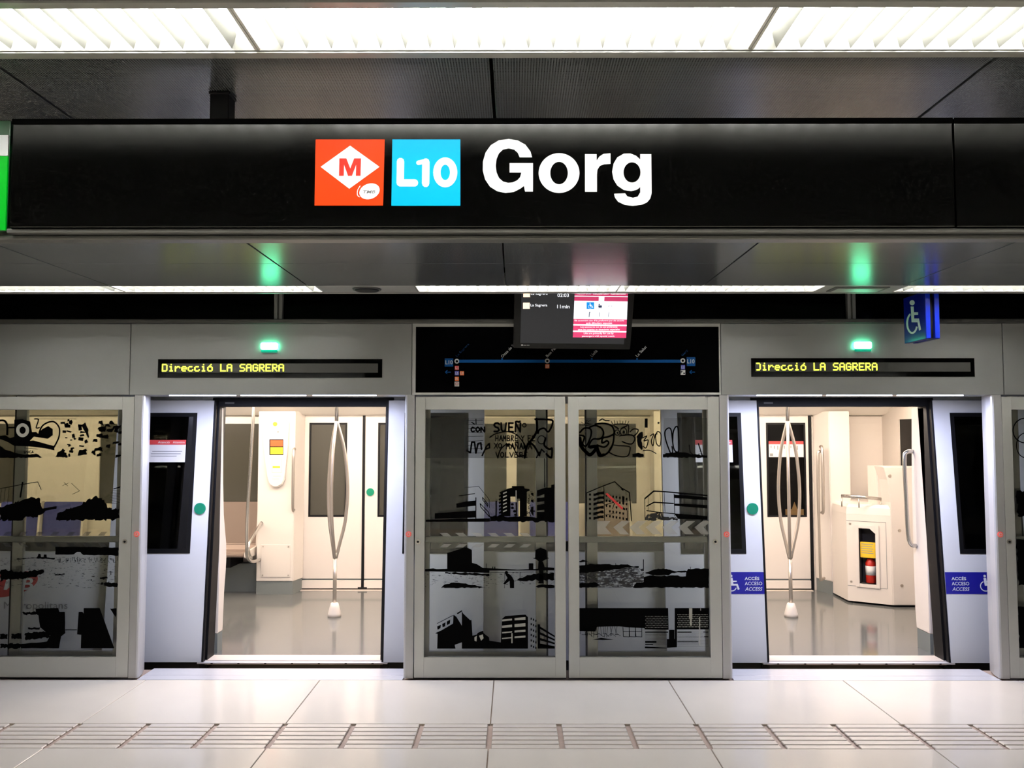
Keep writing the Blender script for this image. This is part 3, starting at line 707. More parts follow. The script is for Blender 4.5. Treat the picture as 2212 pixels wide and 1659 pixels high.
# ================================================================== HANGING SCREEN
a_, b_, c_ = 0.46, 0.01, 0.029
RM = Matrix.Rotation(c_, 3, 'Z') @ Matrix.Rotation(a_, 3, 'X') @ Matrix.Rotation(b_, 3, 'Y')
ux, un, uz = RM @ Vector((1, 0, 0)), RM @ Vector((0, -1, 0)), RM @ Vector((0, 0, 1))
xm, zm = W(1235, 754, 5.80); P0 = Vector((xm, 5.80, zm))
BL = onplane(1109, 752.5, P0, un); BR = onplane(1361, 755.5, P0, un)
wide = (BR - BL).dot(ux); tall = 0.46
def scr(u, v, off=0.0): return onplane(u, v, P0, un) + un * off
mon = thing('information_screen', 'black hanging monitor showing train times and pink notices', 'monitor', tuple(P0))
def slab(name, o, wx, hz, d0, d1, m, parent):
    vs = [o + ux * a + uz * b + un * d for d in (d0, d1) for a, b in ((0, 0), (wx, 0), (wx, hz), (0, hz))]
    bm = bmesh.new(); q = [bm.verts.new(v) for v in vs]
    for f in ((0, 1, 2, 3), (4, 5, 6, 7), (0, 1, 5, 4), (1, 2, 6, 5), (2, 3, 7, 6), (3, 0, 4, 7)): bm.faces.new([q[k] for k in f])
    bmesh.ops.bevel(bm, geom=list(bm.edges), offset=0.004, segments=2, affect='EDGES')
    return finish(name, bm, m, parent)
slab('casing', BL, wide, tall, -0.07, 0.0, 'casing', mon)
o_ = BL + ux * 0.045 + uz * 0.040
scn = raw('screen', [o_ + ux * a + uz * b + un * 0.001 for a, b in ((0, 0), (wide - .09, 0), (wide - .09, tall - .075), (0, tall - .075))], [(0, 1, 2, 3)], 'screen_grey', mon)
top_c = BL + ux * (wide / 2) + uz * (tall * 0.75) - un * 0.075
box('hanger', top_c.x - 0.03, top_c.x + 0.03, top_c.y - 0.02, top_c.y + 0.02, top_c.z - 0.05, 3.398, 'rubber', mon)
km = 280.0 / 2212
def zm_(x, y): return (1100 + x * km, 620 + y * km)
m1 = lambda u, v: scr(u, v, 0.0022); m2 = lambda u, v: scr(u, v, 0.0034)
SK = 13.0 / 245     # the screen's own slant in the photo
def qd(i, x0, y0, x1, y1, sl_=-0.042):
    """rectangle in crop pixels, slanted like the screen"""
    def g(x, y): return zm_(x + (y - 600) * sl_, y + (x - 1500) * 0.012)
    return i.poly([g(x0, y0), g(x1, y0), g(x1, y1), g(x0, y1)])
for y0, y1 in ((70, 150), (166, 238), (548, 635), (660, 745), (770, 862)): qd(Ink(), 1095, y0, 2005, y1).build('pink_bar', 'scr_pink', scn, m1)
for y0, y1 in ((238, 548), (150, 166), (635, 660), (745, 770)): qd(Ink(), 1095, y0, 2005, y1).build('white_field', 'scr_white', scn, m1)
i = Ink(); qd(i, 1510, 160, 1605, 240); i.build('padlock_box', 'scr_white', scn, m2)
Ink().rect(*zm_(240, 80), *zm_(355, 172)).build('line_badge', 'scr_beige', scn, m1); Ink().rect(*zm_(235, 266), *zm_(350, 370)).build('line_badge', 'scr_beige', scn, m1)
i = Ink(); off = .015
i.text('La Sagrera', *zm_(368, 90), *zm_(655, 145), off=off).text('02:03', *zm_(822, 105), *zm_(1018, 170), off=off)
i.text('La Sagrera', *zm_(362, 285), *zm_(650, 342), off=off).text('11min', *zm_(818, 300), *zm_(1030, 362), off=off)
i.text('Recordeu', *zm_(1155, 85), *zm_(1390, 122), off=off).text('Recuerden', *zm_(1430, 88), *zm_(1690, 126), off=off).text('Remember', *zm_(1735, 92), *zm_(1995, 130), off=off)
i.text("Els ascensors s\u00f3n d'\u00fas preferent per als usuaris", *zm_(1115, 556), *zm_(1960, 590), off=off).text('amb dificultats especials', *zm_(1312, 598), *zm_(1755, 635), off=off)
i.text('Los ascensores son de uso preferente', *zm_(1215, 665), *zm_(1845, 697), off=off).text('para los usuarios en situaciones especiales', *zm_(1175, 708), *zm_(1885, 744), off=off)
i.text('Lifts are primarily for use by', *zm_(1270, 772), *zm_(1780, 812), off=off).text('passengers with special needs', *zm_(1240, 820), *zm_(1795, 856), off=off)
i.build('screen_lettering', 'scr_white', scn, m2)
Ink().rect(*zm_(1320, 258), *zm_(1448, 372)).build('pictogram_box', 'scr_blue', scn, m2)
Ink().chair(*zm_(1345, 268), *zm_(1430, 362)).build('pictogram', 'scr_white', scn, lambda u, v: scr(u, v, 0.0046))
i = Ink()
i.rect(*zm_(1520, 310), *zm_(1580, 340)).disc(*zm_(1535, 295), 1.4).stroke([zm_(1525, 340), zm_(1575, 355)], 1.0).stroke([zm_(1575, 340), zm_(1525, 355)], 1.0)
for x in (1370, 1540, 1700): i.stroke([zm_(x, 430), zm_(x - 4, 470), zm_(x - 8, 505)], 1.6 if x == 1370 else 1.0)
i.disc(*zm_(1376, 428), 1.0).stroke([zm_(1690, 328), zm_(1710, 318)], .8).stroke([zm_(1735, 318), zm_(1755, 328)], .8)
i.build('pictogram', 'scr_dark', scn, m2)
Ink().rect(*zm_(203, 980), *zm_(236, 1000)).rect(*zm_(242, 986), *zm_(290, 995)).rect(*zm_(298, 986), *zm_(345, 994)).build('maker_mark', 'map_white', mon, lambda u, v: scr(u, v, 0.0016))
# ================================================================== BLUE WHEELCHAIR SIGN
yf, yb = 5.56, 5.87
xf = XW(1999, 680, yf); zb_ = ZW(732, yf)
ws = thing('wheelchair_sign', 'blue hanging flag sign with white wheelchair symbol over the right doorway', 'sign', (xf + .04, (yf + yb) / 2, zb_))
for a in (0.0, 0.058):
    box('blue_plate', xf + a, xf + a + 0.032, yf, yb, zb_, 2.62, 'signblue', ws, 0.003)
    box('edge_strip', xf + a + .002, xf + a + 0.030, yf - 0.004, yf - 0.0003, zb_ + .004, 2.60, 'blueedge', ws)
box('core', xf + 0.0325, xf + 0.0575, yf + 0.02, yb - 0.01, zb_ + .004, 2.66, 'rubber', ws)
box('hanger', xf + 0.025, xf + 0.065, (yf + yb) / 2 - .02, (yf + yb) / 2 + .02, 2.66, 3.398, 'rubber', ws)
px0 = Vector((xf, 0, 0)); pn = Vector((-1, 0, 0))
Ink().chair(1958, 648, 1990, 722).build('pictogram', 'pict_white', ws, lambda u, v: onplane(u, v, px0, pn) + pn * 0.0012)
# ================================================================== METRO CARRIAGE
YT = 6.55; LEAN = 0.09; YF = 9.45
YI = YT + 0.10                       # inner face of the near side wall
car = thing('metro_carriage', 'white metro carriage standing at the platform with both doorways open', 'train', (0.45, 8.0, -0.1))
DO = [(-2.30, -1.005), (1.90, 3.20)]   # doorways
CX0, CX1 = -7.5, 4.05
ZD = 1.905                             # doorway height
def tw(x0, x1, z0, z1, m='train_white', name='side_panel', y0=0.0, y1=0.10, parent=car, bev=0.0):
    return box(name, x0, x1, YT + y0, YT + y1, z0, z1, m, parent, bev, LEAN)
# side wall between the openings: below, beside and above the windows
WZ0, WZ1 = 0.80, 1.93
WIN = [(-7.2, -5.3), (-5.1, -2.96), (-0.42, 1.32)]
def side(xa, xb, wins):
    tw(xa, xb, 0.0, WZ0); tw(xa, xb, -0.25, -.001, 'train_dark', 'side_skirt', .01); tw(xa, xb, WZ1, 2.35)
    ed = [xa]
    for a, b in wins: ed += [a, b]
    ed.append(xb)
    for a, b in zip(ed[::2], ed[1::2]):
        if b - a > 0.005: tw(a, b, WZ0 + .0005, WZ1 - .0005)
side(CX0, DO[0][0] - .06, WIN[:2]); side(DO[0][1] + .06, DO[1][0] - .06, WIN[2:]); side(DO[1][1] + .06, CX1 + .1, [])
for a, b in DO: tw(a - .0595, b + .0595, ZD + .07, 2.35)
for a, b in WIN:
    f = tw(a - .0, b, WZ0, WZ0 + .075, 'rubber', 'window_frame', -.004, .03); 
    tw(a, a + .03, WZ0 + .076, WZ1, 'rubber', 'window_frame', -.004, .03); tw(b - .03, b, WZ0 + .076, WZ1, 'rubber', 'window_frame', -.004, .03)
    tw(a + .031, b - .031, WZ0 + .076, WZ1, 'car_pane', 'window_pane', .008, .014)
# doorway frames in black rubber
for a, b in DO:
    fr = tw(a - .058, a, -.06, ZD + .068, 'rubber', 'doorway_frame', -.012, .13)
    tw(b, b + .058, -.06, ZD + .068, 'rubber', 'doorway_frame', -.012, .13); tw(a, b, ZD, ZD + .068, 'rubber', 'doorway_frame', -.012, .13)
    tw(a + .04, a + .11, ZD + .02, ZD + .034, 'trimdark', 'frame_clip', -.016, -.0125)
    # step plates
    box('step_plate', a - .02, b + .02, YT - 0.015, YT + 0.14, -.03, .004, 'car_sill', car, .003)
    sp = box('sill_lip', a - .06, b + .06, YT - 0.060, YT - 0.016, -.014, -.002, 'sill', car, .002)
    for k in range(7):
        x = a + .05 + k * (b - a - .1) / 6
        box('lip_bolt', x - .008, x + .008, YT - 0.0615, YT - 0.0602, -.012, -.005, 'rubber', sp)
# door leaves slid open along the outside
def leaf(x_edge, sgn, button, sticker, notice, label):
    """x_edge: edge at the doorway; the leaf runs outwards along sgn"""
    xe, xo = x_edge, x_edge + sgn * 0.74
    wa, wb = x_edge + sgn * 0.125, x_edge + sgn * 0.615
    z0, z1, w0, w1 = 0.0, 1.95, 0.79, 1.855
    y0, y1 = -.060, -.014
    bm = bmesh.new()
    for (a, b, c, d) in ((xe, xo, z0, w0), (xe, xo, w1, z1), (xe, wa, w0, w1), (wb, xo, w0, w1)):
        bm_box(bm, min(a, b), max(a, b), YT + y0, YT + y1, c, d)
    bmesh.ops.remove_doubles(bm, verts=bm.verts, dist=1e-5)
    for v in bm.verts: v.co.y += LEAN * v.co.z
    L = finish('door_leaf', bm, 'leaf_white', car); L['label'] = label
    def sub(name, a, b, c, d, p, q, m, bev=0): return box(name, min(a, b), max(a, b), YT + p, YT + q, c, d, m, L, bev, LEAN)
    sub('leaf_pane', wa, wb, w0 + .0, w1, -.061, -.052, 'leaf_pane')
    for (a, b, c, d) in ((wa, wa + sgn * .03, w0, w1), (wb - sgn * .03, wb, w0, w1), (wa + sgn * .03, wb - sgn * .03, w0, w0 + .035), (wa + sgn * .03, wb - sgn * .03, w1 - .03, w1)):
        sub('pane_gasket', a, b, c, d, -.063, -.0612, 'rubber')
    sub('rubber_edge', xe - sgn * .016, xe, z0, z1, -.058, -.016, 'rubber', .004)
    sub('pole_strip', wa + sgn * .055, wa + sgn * .095, w0 + .05, w1 - .06, -.050, -.044, 'print_pale')  # pale strip standing in for an interior pole behind the pane
    if button:
        bz = 1.125
        g_ = disc_y('open_button', x_edge + sgn * .065, bz, YT + LEAN * bz - .072, YT + LEAN * bz - .0605, .043, 'button_green', L)
        
    if sticker:
        zs0, zs1 = .495, .655
        xs0, xs1 = (xe - sgn * .0, xe + sgn * .40)
        sub('access_sticker', xs0, xs1, zs0, zs1, -.0615, -.0602, 'stickerblue')
        Yp = YT + LEAN * .575 - .0665
        fn = lambda x, z: (x, YT + LEAN * (-z) - .0632, -z)
        xl = min(xs0, xs1)
        tx, cx = (xl + .155, xl + .02) if sgn < 0 else (xl + .045, xl + .255)
        if sgn < 0: tx, cx = xl + .255, xl + .115
        i = Ink()
        i.text('ACC\u00c9S', tx, -zs1 + .030, tx + .110, -zs1 + .058, off=.018)
        i.text('ACCESO', tx, -zs1 + .070, tx + .130, -zs1 + .096, off=.004); i.text('ACCESS', tx, -zs1 + .110, tx + .130, -zs1 + .136, off=.004, shear=.25)
        i.chair(cx, -zs1 + .018, cx + .100, -zs0 - .018)
        i.build('sticker_lettering', 'pict_white', L, fn)
    if notice:
        nx0, nx1 = wa + sgn * .075, wa + sgn * .36
        nz1, nz0 = 1.645, 1.475
        sub('notice', nx0, nx1, nz0, nz1 - .036, -.0655, -.0635, 'paper'); sub('notice_header', nx0, nx1, nz1 - .0355, nz1, -.0655, -.0635, 'paper_red')
        i = Ink(); xl = min(nx0, nx1)
        for k, (a, b) in enumerate(((.03, .26), (.02, .25), (.02, .22))): i.rect(xl + a, -nz1 + .085 + k * .018, xl + b, -nz1 + .090 + k * .018)
        i.build('notice_lines', 'ink_grey', L, lambda x, z: (x, YT + LEAN * (-z) - .0662, -z))
        i = Ink(); i.text('Atenci\u00f3', xl + .07, -nz1 + .008, xl + .16, -nz1 + .026).text('Attention', xl + .185, -nz1 + .008, xl + .275, -nz1 + .026)
        i.build('notice_title', 'paper', L, lambda x, z: (x, YT + LEAN * (-z) - .0662, -z))
    return L
leaf(DO[0][0] - .03, -1, True, False, True, 'white door leaf with tinted window, green button and notice')
leaf(DO[0][1] + .03, 1, False, False, False, 'white door leaf mostly behind the lettered glass panel')
leaf(DO[1][0] - .03, -1, True, True, True, 'white door leaf with green button and blue access sticker')
leaf(DO[1][1] + .03, 1, False, True, False, 'white door leaf with blue access sticker at the far right')
# red logo and grey lettering on the body, behind the left glass panel
ft = lambda u, v: onplane(u, v, Vector((0, YT - .0015, 0)), Vector((0, -1, LEAN)))
i = Ink(); i.poly([(20 + 62 * math.cos(a), 1262 + 26 * math.sin(a) - 12 * math.cos(a)) for a in [2 * math.pi * k / 36 for k in range(36)]])
i.build('body_logo', 'logo_red', car, ft)
Ink().text('TMB', -18, 1248, 72, 1274, off=.02, shear=.2).build('logo_lettering', 'train_white', car, lambda u, v: ft(u, v) + Vector((0, -.0015, 0)))
Ink().text('Transports Metropolitans', -110, 1300, 146, 1320).build('body_lettering', 'logo_grey', car, ft)
# ------------------------------------------------------------------ interior shell
box('car_floor', CX0, CX1, YI + .05, YF, -.10, 0.0, 'car_floor', car)
box('far_wall_upper', CX0, CX1 + .1, YF + .04, YF + .10, 1.88, 2.3, 'cream', car)
box('car_ceiling', CX0, CX1, YT + .30, YF + .05, 2.16, 2.22, 'car_ceiling', car)
prism_x('cornice', [(YF + .035, 1.885), (YF - .10, 1.90), (YF - .62, 2.10), (YF - .62, 2.155), (YF + .035, 2.155)], CX0, CX1, 'car_ceiling', car)
prism_x('cornice', [(YT + .31, 1.96), (YT + .36, 1.96), (YT + .75, 2.10), (YT + .75, 2.155), (YT + .31, 2.155)], CX0, CX1, 'car_ceiling', car)
for y in (YT + 1.02, YF - 1.0):
    for a, b in ((-7.2, -3.4), (-3.3, 0.35), (0.45, 3.9)):
        box('car_lamp', a, b, y - .07, y + .07, 2.09, 2.158, 'car_light', car)
# far side: door pairs, wall panels with windows and seats
def far_leaf(xa, xb, wa, wb, button, sticker):
    bm = bmesh.new(); w0, w1 = .785, 1.81
    for (a, b, c, d) in ((xa, xb, .12, w0), (xa, xb, w1, 1.90), (xa, wa, w0, w1), (wb, xb, w0, w1)): bm_box(bm, a, b, YF, YF + .035, c, d)
    bmesh.ops.remove_doubles(bm, verts=bm.verts, dist=1e-5)
    L = finish('far_door_leaf', bm, 'cream_door', car)
    box('leaf_pane', wa, wb, YF + .010, YF + .016, w0, w1, 'far_black' if sticker else 'far_glass', L)
    for a, b, c, d in ((wa, wa + .018, w0, w1), (wb - .018, wb, w0, w1), (wa + .018, wb - .018, w0, w0 + .02), (wa + .018, wb - .018, w1 - .02, w1)): box('pane_gasket', a, b, YF - .003, YF + .0095, c, d, 'rubber', L)
    box('leaf_foot', xa, xb, YF - .012, YF + .035, .015, .102, 'cream_door', L, .004); box('leaf_groove', xa, xb, YF + .012, YF + .03, .1025, .1195, 'kick', L)
    if button:
        d_ = disc_y('open_button', button, 1.055, YF - .012, YF - .0005, .042, 'button_green', L)
    if sticker:
        box('notice', wa + .03, wb - .02, YF + .006, YF + .0095, 1.435, 1.575, 'paper', L); box('notice_header', wa + .03, wb - .02, YF + .006, YF + .0095, 1.5755, 1.61, 'paper_red', L)
        i = Ink()
        for k in range(9): i.rect(wa + .05 + k * .036, -1.56, wa + .06 + k * .036, -1.535 + .01 * (k % 3))
        i.rect(wa + .04, -1.475, wa + .075, -1.445); i.build('notice_lines', 'ink_grey', L, lambda x, z: (x, YF + .0055, -z))
        prism_y('painted_reflection', [(wa + .20, .80), (wa + .40, .80), (wa + .40, .87), (wa + .33, .87), (wa + .30, .95), (wa + .27, .87), (wa + .20, .87)], YF + .0085, YF + .0097, 'dull_amber', L)  # dull amber shape painting a reflection in the far door window
for (a, b), (bt, stk) in zip(DO, ((True, False), (False, True))):
    c = (a + b) / 2
    far_leaf(c - .66, c - .015, c - .60, c - .185, None, False); far_leaf(c + .015, c + .66, c + .155 if not stk else c + .20, c + .58 if not stk else c + .63, c + .075 if bt else None, stk)
    box('door_seal', c - .0145, c + .0145, YF - .006, YF + .03, .03, 1.90, 'rubber', car); box('seal_foot', c - .05, c + .05, YF - .014, YF - .0065, .004, .03, 'rubber', car)
    for x in (c - .675, c + .675): box('door_seal', x - .0135, x + .0135, YF - .006, YF + .03, .0, 1.90, 'rubber', car)
    box('door_threshold', c - .66, c + .66, YF - .075, YF - .0145, .0, .006, 'car_sill', car)
def far_wall(xa, xb, wins):
    """wall below and above the windows, pillars between, dark panes"""
    box('far_wall', xa, xb, YF, YF + .05, 0.0, .93, 'cream', car); box('far_wall', xa, xb, YF, YF + .05, 1.80, 1.88, 'cream', car)
    ed = [xa] + [e for wv in wins for e in wv] + [xb]
    for a, b in zip(ed[::2], ed[1::2]):
        if b - a > .003: box('far_wall', a, b, YF, YF + .05, .9305, 1.7995, 'cream', car)
    for a, b in wins: box('far_pane', a, b, YF + .02, YF + .03, .93, 1.80, 'far_glass', car)
far_wall(CX0, DO[0][0] - .045, [(-6.6, -5.35), (-4.55, -3.72), (-3.62, -2.80)])
far_wall(DO[0][1] + .045, DO[1][0] - .045, [(-.45, -.09), (.02, 1.33)])
far_wall(DO[1][1] + .05, CX1 + .1, [])
box('tunnel_backing', CX0, CX1, YF + .12, YF + .13, .1, 1.9, 'dark', car)
# pillars beside the far doors
def pillar(xa, xb, xs, cover, name='pillar'):
    """front from xa to xb at Y 9.17, splayed back to xs at the door"""
    sg = 1 if xs > xb else -1
    x_out, x_in = xa, xb
    pts = [(x_out, YF - .002), (x_out, YF - .27), (x_in, YF - .27), (xs, YF - .03), (xs, YF - .002)]
    P = prism_z('pillar', pts, .135, 1.93, 'cream', car, .006)
    prism_z('pillar_base', [(x_out, YF - .002), (x_out, YF - .262), (x_in - .005 * sg, YF - .262), (xs - .01 * sg, YF - .03), (xs - .01 * sg, YF - .002)], 0, .134, 'kick', P)
    if cover:
        a, b = min(xa, xb) + .05, max(xa, xb) - .03
        cv = box('access_cover', a, b, YF - .276, YF - .271, .18, .52, 'cream', P, .002)
        for x in (a + .02, b - .02):
            for z in (.2, .5): disc_y('cover_screw', x, z, YF - .279, YF - .2765, .008, 'steel', P)
    return P
P1 = pillar(-2.73, -2.34, -2.30, True)
P2 = pillar(3.56, 3.34, 3.26, False)
pillar(-0.58, -0.97, -1.0, False); pillar(1.48, 1.83, 1.86, False)
cv = box('access_cover', 3.37, 3.53, YF - .276, YF - .271, .17, .52, 'cream', P2, .002)
for x, z in ((3.385, .5), (3.515, .5), (3.385, .19), (3.515, .19)): disc_y('cover_screw', x, z, YF - .279, YF - .2765, .008, 'steel', P2)
YQ = YF - .27
def rail_on(P, u, v0, v1, Y, r=.015):
    x, za_ = W(u, v0, Y); zb__ = ZW(v1, Y)
    tube('handrail', [(x, Y, za_ - .0), (x, Y - .05, za_ - .03), (x, Y - .06, (za_ + zb__) / 2), (x, Y - .05, zb__ + .03), (x, Y, zb__)], r, 'steel', P, 10, 5)
rail_on(P1, 637, 970, 1102, YQ + .02); rail_on(P2, 1772, 965, 1107, YQ + .0)
# emergency call unit on the left pillar
def qx(u, v): return W(u, v, YQ)
out = [qx(*p) for p in ((570, 912), (576, 908), (619, 908), (626, 914), (624, 960), (619, 1010), (617, 1035), (612, 1046), (602, 1052), (594, 1052), (585, 1047), (580, 1036), (576, 1000), (571, 950))]
eu = prism_y('call_unit', out, YQ - .045, YQ - .0005, 'cream_door', P1, .010)
def on(Y): return onY(Y)
Ink().rect(582, 949, 612, 983).build('call_window', 'rubber', P1, onY(YQ - .0465))
Ink().rect(584, 951, 611, 964).build('call_lens', 'amber', P1, onY(YQ - .048)); Ink().rect(584, 966, 611, 981).build('call_lens', 'yellow', P1, onY(YQ - .048))
disc_y('call_button', *qx(597, 916), YQ - .055, YQ - .0455, .022, 'yellow', P1); disc_y('call_speaker', *qx(603, 933), YQ - .047, YQ - .0455, .010, 'ink_grey', P1)
i = Ink(); i.rect(587, 991, 609, 991.7).rect(587, 1020, 609, 1020.7).rect(587, 991, 587.7, 1020).rect(608.3, 991, 609, 1020).rect(590, 1028, 607, 1029).rect(588, 1034, 603, 1035)
i.build('call_marking', 'print_pale', P1, onY(YQ - .0465)); Ink().rect(589, 1007, 605, 1011).build('call_marking', 'yellow', P1, onY(YQ - .0467))
# ------------------------------------------------------------------ seats along the far wall
def seat(x, wdt, m, backm, zback=.95):
    bm = bmesh.new(); pr = [(YF - .53, .455), (YF - .50, .47), (YF - .12, .45), (YF - .075, .50), (YF - .045, zback), (YF - .01, zback), (YF - .01, .40), (YF - .50, .415), (YF - .53, .43)]
    a = [bm.verts.new((x + .012, y, z)) for y, z in pr]; b = [bm.verts.new((x + wdt - .012, y, z)) for y, z in pr]; n = len(pr)
    bm.faces.new(a); bm.faces.new(b)
    for k in range(n): bm.faces.new((a[k], a[(k + 1) % n], b[(k + 1) % n], b[k]))
    bmesh.ops.bevel(bm, geom=list(bm.edges), offset=.008, segments=2, affect='EDGES')
    S_ = finish('seat', bm, m, car)
    prism_x('side_rim', [(YF - .535, .42), (YF - .535, .47), (YF - .13, .49), (YF - .08, zback + .01), (YF - .01, zback + .01), (YF - .01, .395), (YF - .50, .405)], x + wdt - .0115, x + wdt + .012, 'cream', S_, .003)
    box('seat_bracket', x + wdt * .4, x + wdt * .6, YF - .42, YF - .004, .30, .40, 'rubber', S_)
    return S_
for k in range(3): seat(-3.23 - .47 * k, .46, 'seat_brown', 'seat_brown')
for k in range(3): seat(-.45 + .60 * k, .50, 'seat_blue' if k < 2 else 'seat_brown', '')
for k in range(2): seat(-5.6 + .47 * k, .46, 'seat_blue', 'seat_blue')
box('under_seat_box', -4.9, -2.74, YF - .12, YF - .004, 0.0, .30, 'kick', car)
box('under_seat_box', -.55, 1.45, YF - .12, YF - .004, 0.0, .30, 'kick', car)
# pole bent round the seat end
def w3(u, v, Y): X, Z = W(u, v, Y); return (X, Y, Z)
yp_ = 8.72
tube('seat_pole', [(w3(549, 880, yp_)[0], yp_, 2.12), w3(547, 900, yp_), w3(541, 1000, yp_), w3(535, 1100, yp_), w3(533, 1180, yp_), w3(535, 1205, yp_ + .04), w3(546, 1213, yp_ + .2), w3(561, 1209, YQ - .001)], .017, 'chrome', car, 10, 5)
tube('arm_rail', [w3(565, 1129, YQ - .001), w3(553, 1148, yp_ + .3), w3(539, 1172, yp_ + .15), w3(537, 1190, yp_ + .12), w3(543, 1207, yp_ + .16)], .016, 'chrome', car, 10, 5)
# triple poles at the doorway centres
def triple(xc, yc, rot):
    z0, z1 = .565, 1.78
    P = tube('triple_pole', [(xc, yc, .02), (xc, yc, z0 + .02)], .0175, 'steel', car, 12)
    tube('pole_top', [(xc, yc, z1 - .02), (xc, yc, 2.158)], .0175, 'chrome', P, 12)
    for k in range(3):
        a = rot + 2 * math.pi * k / 3; dx, dy = math.cos(a), math.sin(a)
        pts = [(xc + dx * r, yc + dy * r, z) for r, z in ((.008, z0 - .03), (.045, z0 + .12), (.088, z0 + .30), (.108, z0 + .52), (.104, z0 + .72), (.075, z0 + .98), (.012, z1), (.004, z1 + .02))]
        tube('pole_branch', pts, .0155, 'steel', P, 10, 5)
    bm = bmesh.new(); bm_tube(bm, [(xc, yc, 0.001), (xc, yc, .03), (xc, yc, .09), (xc, yc, .125), (xc, yc, .13)], [.062, .060, .045, .034, .018], 20); finish('pole_boot', bm, 'cream_door', P, True)
xc_, yc_ = (DO[0][0] + DO[0][1]) / 2 - .02, YFLOOR(1332)
triple(xc_, yc_, 0.35); triple(XW(1709, 1330, yc_), yc_, 0.2)
# draught partitions at the doorways
def part_x(x, prof, name='partition', th=.03):
    p = prism_x(name, [(YI + .10 + a, b) for a, b in prof if True], x - th, x, 'cream', car, .006); return p
pl_ = part_x(DO[0][0] + .002, [(0, .15), (.115, .15), (.12, .30), (.125, .45), (.155, .58), (.175, .70), (.165, .82), (.12, .95), (.085, 1.05), (.06, 1.3), (.04, 1.9), (0, 1.9)])
box('partition_base', DO[0][0] - .03, DO[0][0] + .001, YI + .10, YI + .21, 0.0, .149, 'kick', pl_)
prt = part_x(DO[1][1] + .03, [(0, .15), (.22, .15), (.23, .30), (.24, .9), (.23, 1.4), (.21, 1.9), (0, 1.9)])
box('partition_base', DO[1][1] + .002, DO[1][1] + .029, YI + .10, YI + .31, 0.0, .149, 'kick', prt)
tube('handrail', [(DO[1][1] - .0, YI + .30, 1.55), (DO[1][1] - .05, YI + .30, 1.545), (DO[1][1] - .07, YI + .30, 1.49), (DO[1][1] - .07, YI + .29, 1.2), (DO[1][1] - .06, YI + .28, .85), (DO[1][1] + .0, YI + .28, .80)], .016, 'chrome', prt, 10, 5)
xh = 3.235
tube('handrail', [(xh + .03, YQ + .02, 1.50), (xh - .01, YQ - .03, 1.50), (xh - .03, YQ - .04, 1.45), (xh - .035, YQ - .04, .9), (xh - .03, YQ - .04, .22), (xh - .01, YQ - .03, .17), (xh + .03, YQ + .02, .17)], .015, 'steel', car, 10, 5)
# ------------------------------------------------------------------ cab end wall and equipment cabinet
ZE = 2.16
EX = 4.02
bm = bmesh.new()
for (a, b, c, d) in ((YI, YF, 0, 1.28), (YI, YF, 1.84, ZE), (YI, 8.25, 1.28, 1.84), (9.04, YF, 1.28, 1.84)): bm_box(bm, EX, EX + .04, a, b, c, d)
bmesh.ops.remove_doubles(bm, verts=bm.verts, dist=1e-5); ew = finish('cab_wall', bm, 'cabin_wall', car)
box('cab_window', EX + .012, EX + .02, 8.25, 9.04, 1.28, 1.84, 'far_black', ew)
def cabpt(u, v): y = YFLOOR(v); return (XW(u, v, y), y)
A0, A1, A2 = cabpt(1800, 1284), cabpt(1832, 1301), cabpt(1928, 1311)
ztop = .985
n_ = Vector((A2[1] - A1[1], -(A2[0] - A1[0]), 0)).normalized()
if n_.y > 0: n_ = -n_
tv = Vector((A2[0] - A1[0], A2[1] - A1[1], 0)); Lf = tv.length; tv.normalize()
# body: plan prism whose big face has a hatch opening
plan = [A0, A1, A2, (EX - .002, A2[1]), (EX - .002, YF - .002), (A0[0], YF - .002)]
def s_of(u, v):
    p = onplane(u, v, Vector((A1[0], A1[1], 0)), n_); return ((p - Vector((A1[0], A1[1], 0))).dot(tv), p.z)
h0, _ = s_of(1856, 1200); h1, _ = s_of(1892, 1200); hz0 = s_of(1875, 1262)[1]; hz1 = s_of(1875, 1142)[1]
def pt(s, z, d=0.0): return Vector((A1[0], A1[1], 0)) + tv * s + n_ * d + Vector((0, 0, z))
v = []; f = []
def q4(*ps): 
    b = len(v); v.extend(ps); f.append((b, b + 1, b + 2, b + 3))
V3 = lambda p, z: Vector((p[0], p[1], z))
zl = .02
for k in range(len(plan)):
    p, q = plan[k], plan[(k + 1) % len(plan)]
    if k == 1: continue
    q4(V3(p, zl), V3(q, zl), V3(q, ztop - .10), V3(p, ztop - .10))
for (a, b, c, d) in ((0, Lf, zl, hz0), (0, Lf, hz1, ztop - .10), (0, h0, hz0, hz1), (h1, Lf, hz0, hz1)): q4(pt(a, c), pt(b, c), pt(b, d), pt(a, d))
dp = -.16
cab = raw('equipment_cabinet', v, f, 'cream', car); cab['label'] = 'cream cabinet with a fire extinguisher window'
v = []; f = []
q4(pt(h0, hz0), pt(h0, hz0, dp), pt(h0, hz1, dp), pt(h0, hz1)); q4(pt(h1, hz0), pt(h1, hz1), pt(h1, hz1, dp), pt(h1, hz0, dp))
q4(pt(h0, hz0), pt(h1, hz0), pt(h1, hz0, dp), pt(h0, hz0, dp)); q4(pt(h0, hz1), pt(h0, hz1, dp), pt(h1, hz1, dp), pt(h1, hz1)); q4(pt(h0, hz0, dp), pt(h1, hz0, dp), pt(h1, hz1, dp), pt(h0, hz1, dp))
raw('niche_lining', v, f, 'niche', cab)
ctr = Vector((sum(p[0] for p in plan) / 6, sum(p[1] for p in plan) / 6, 0))
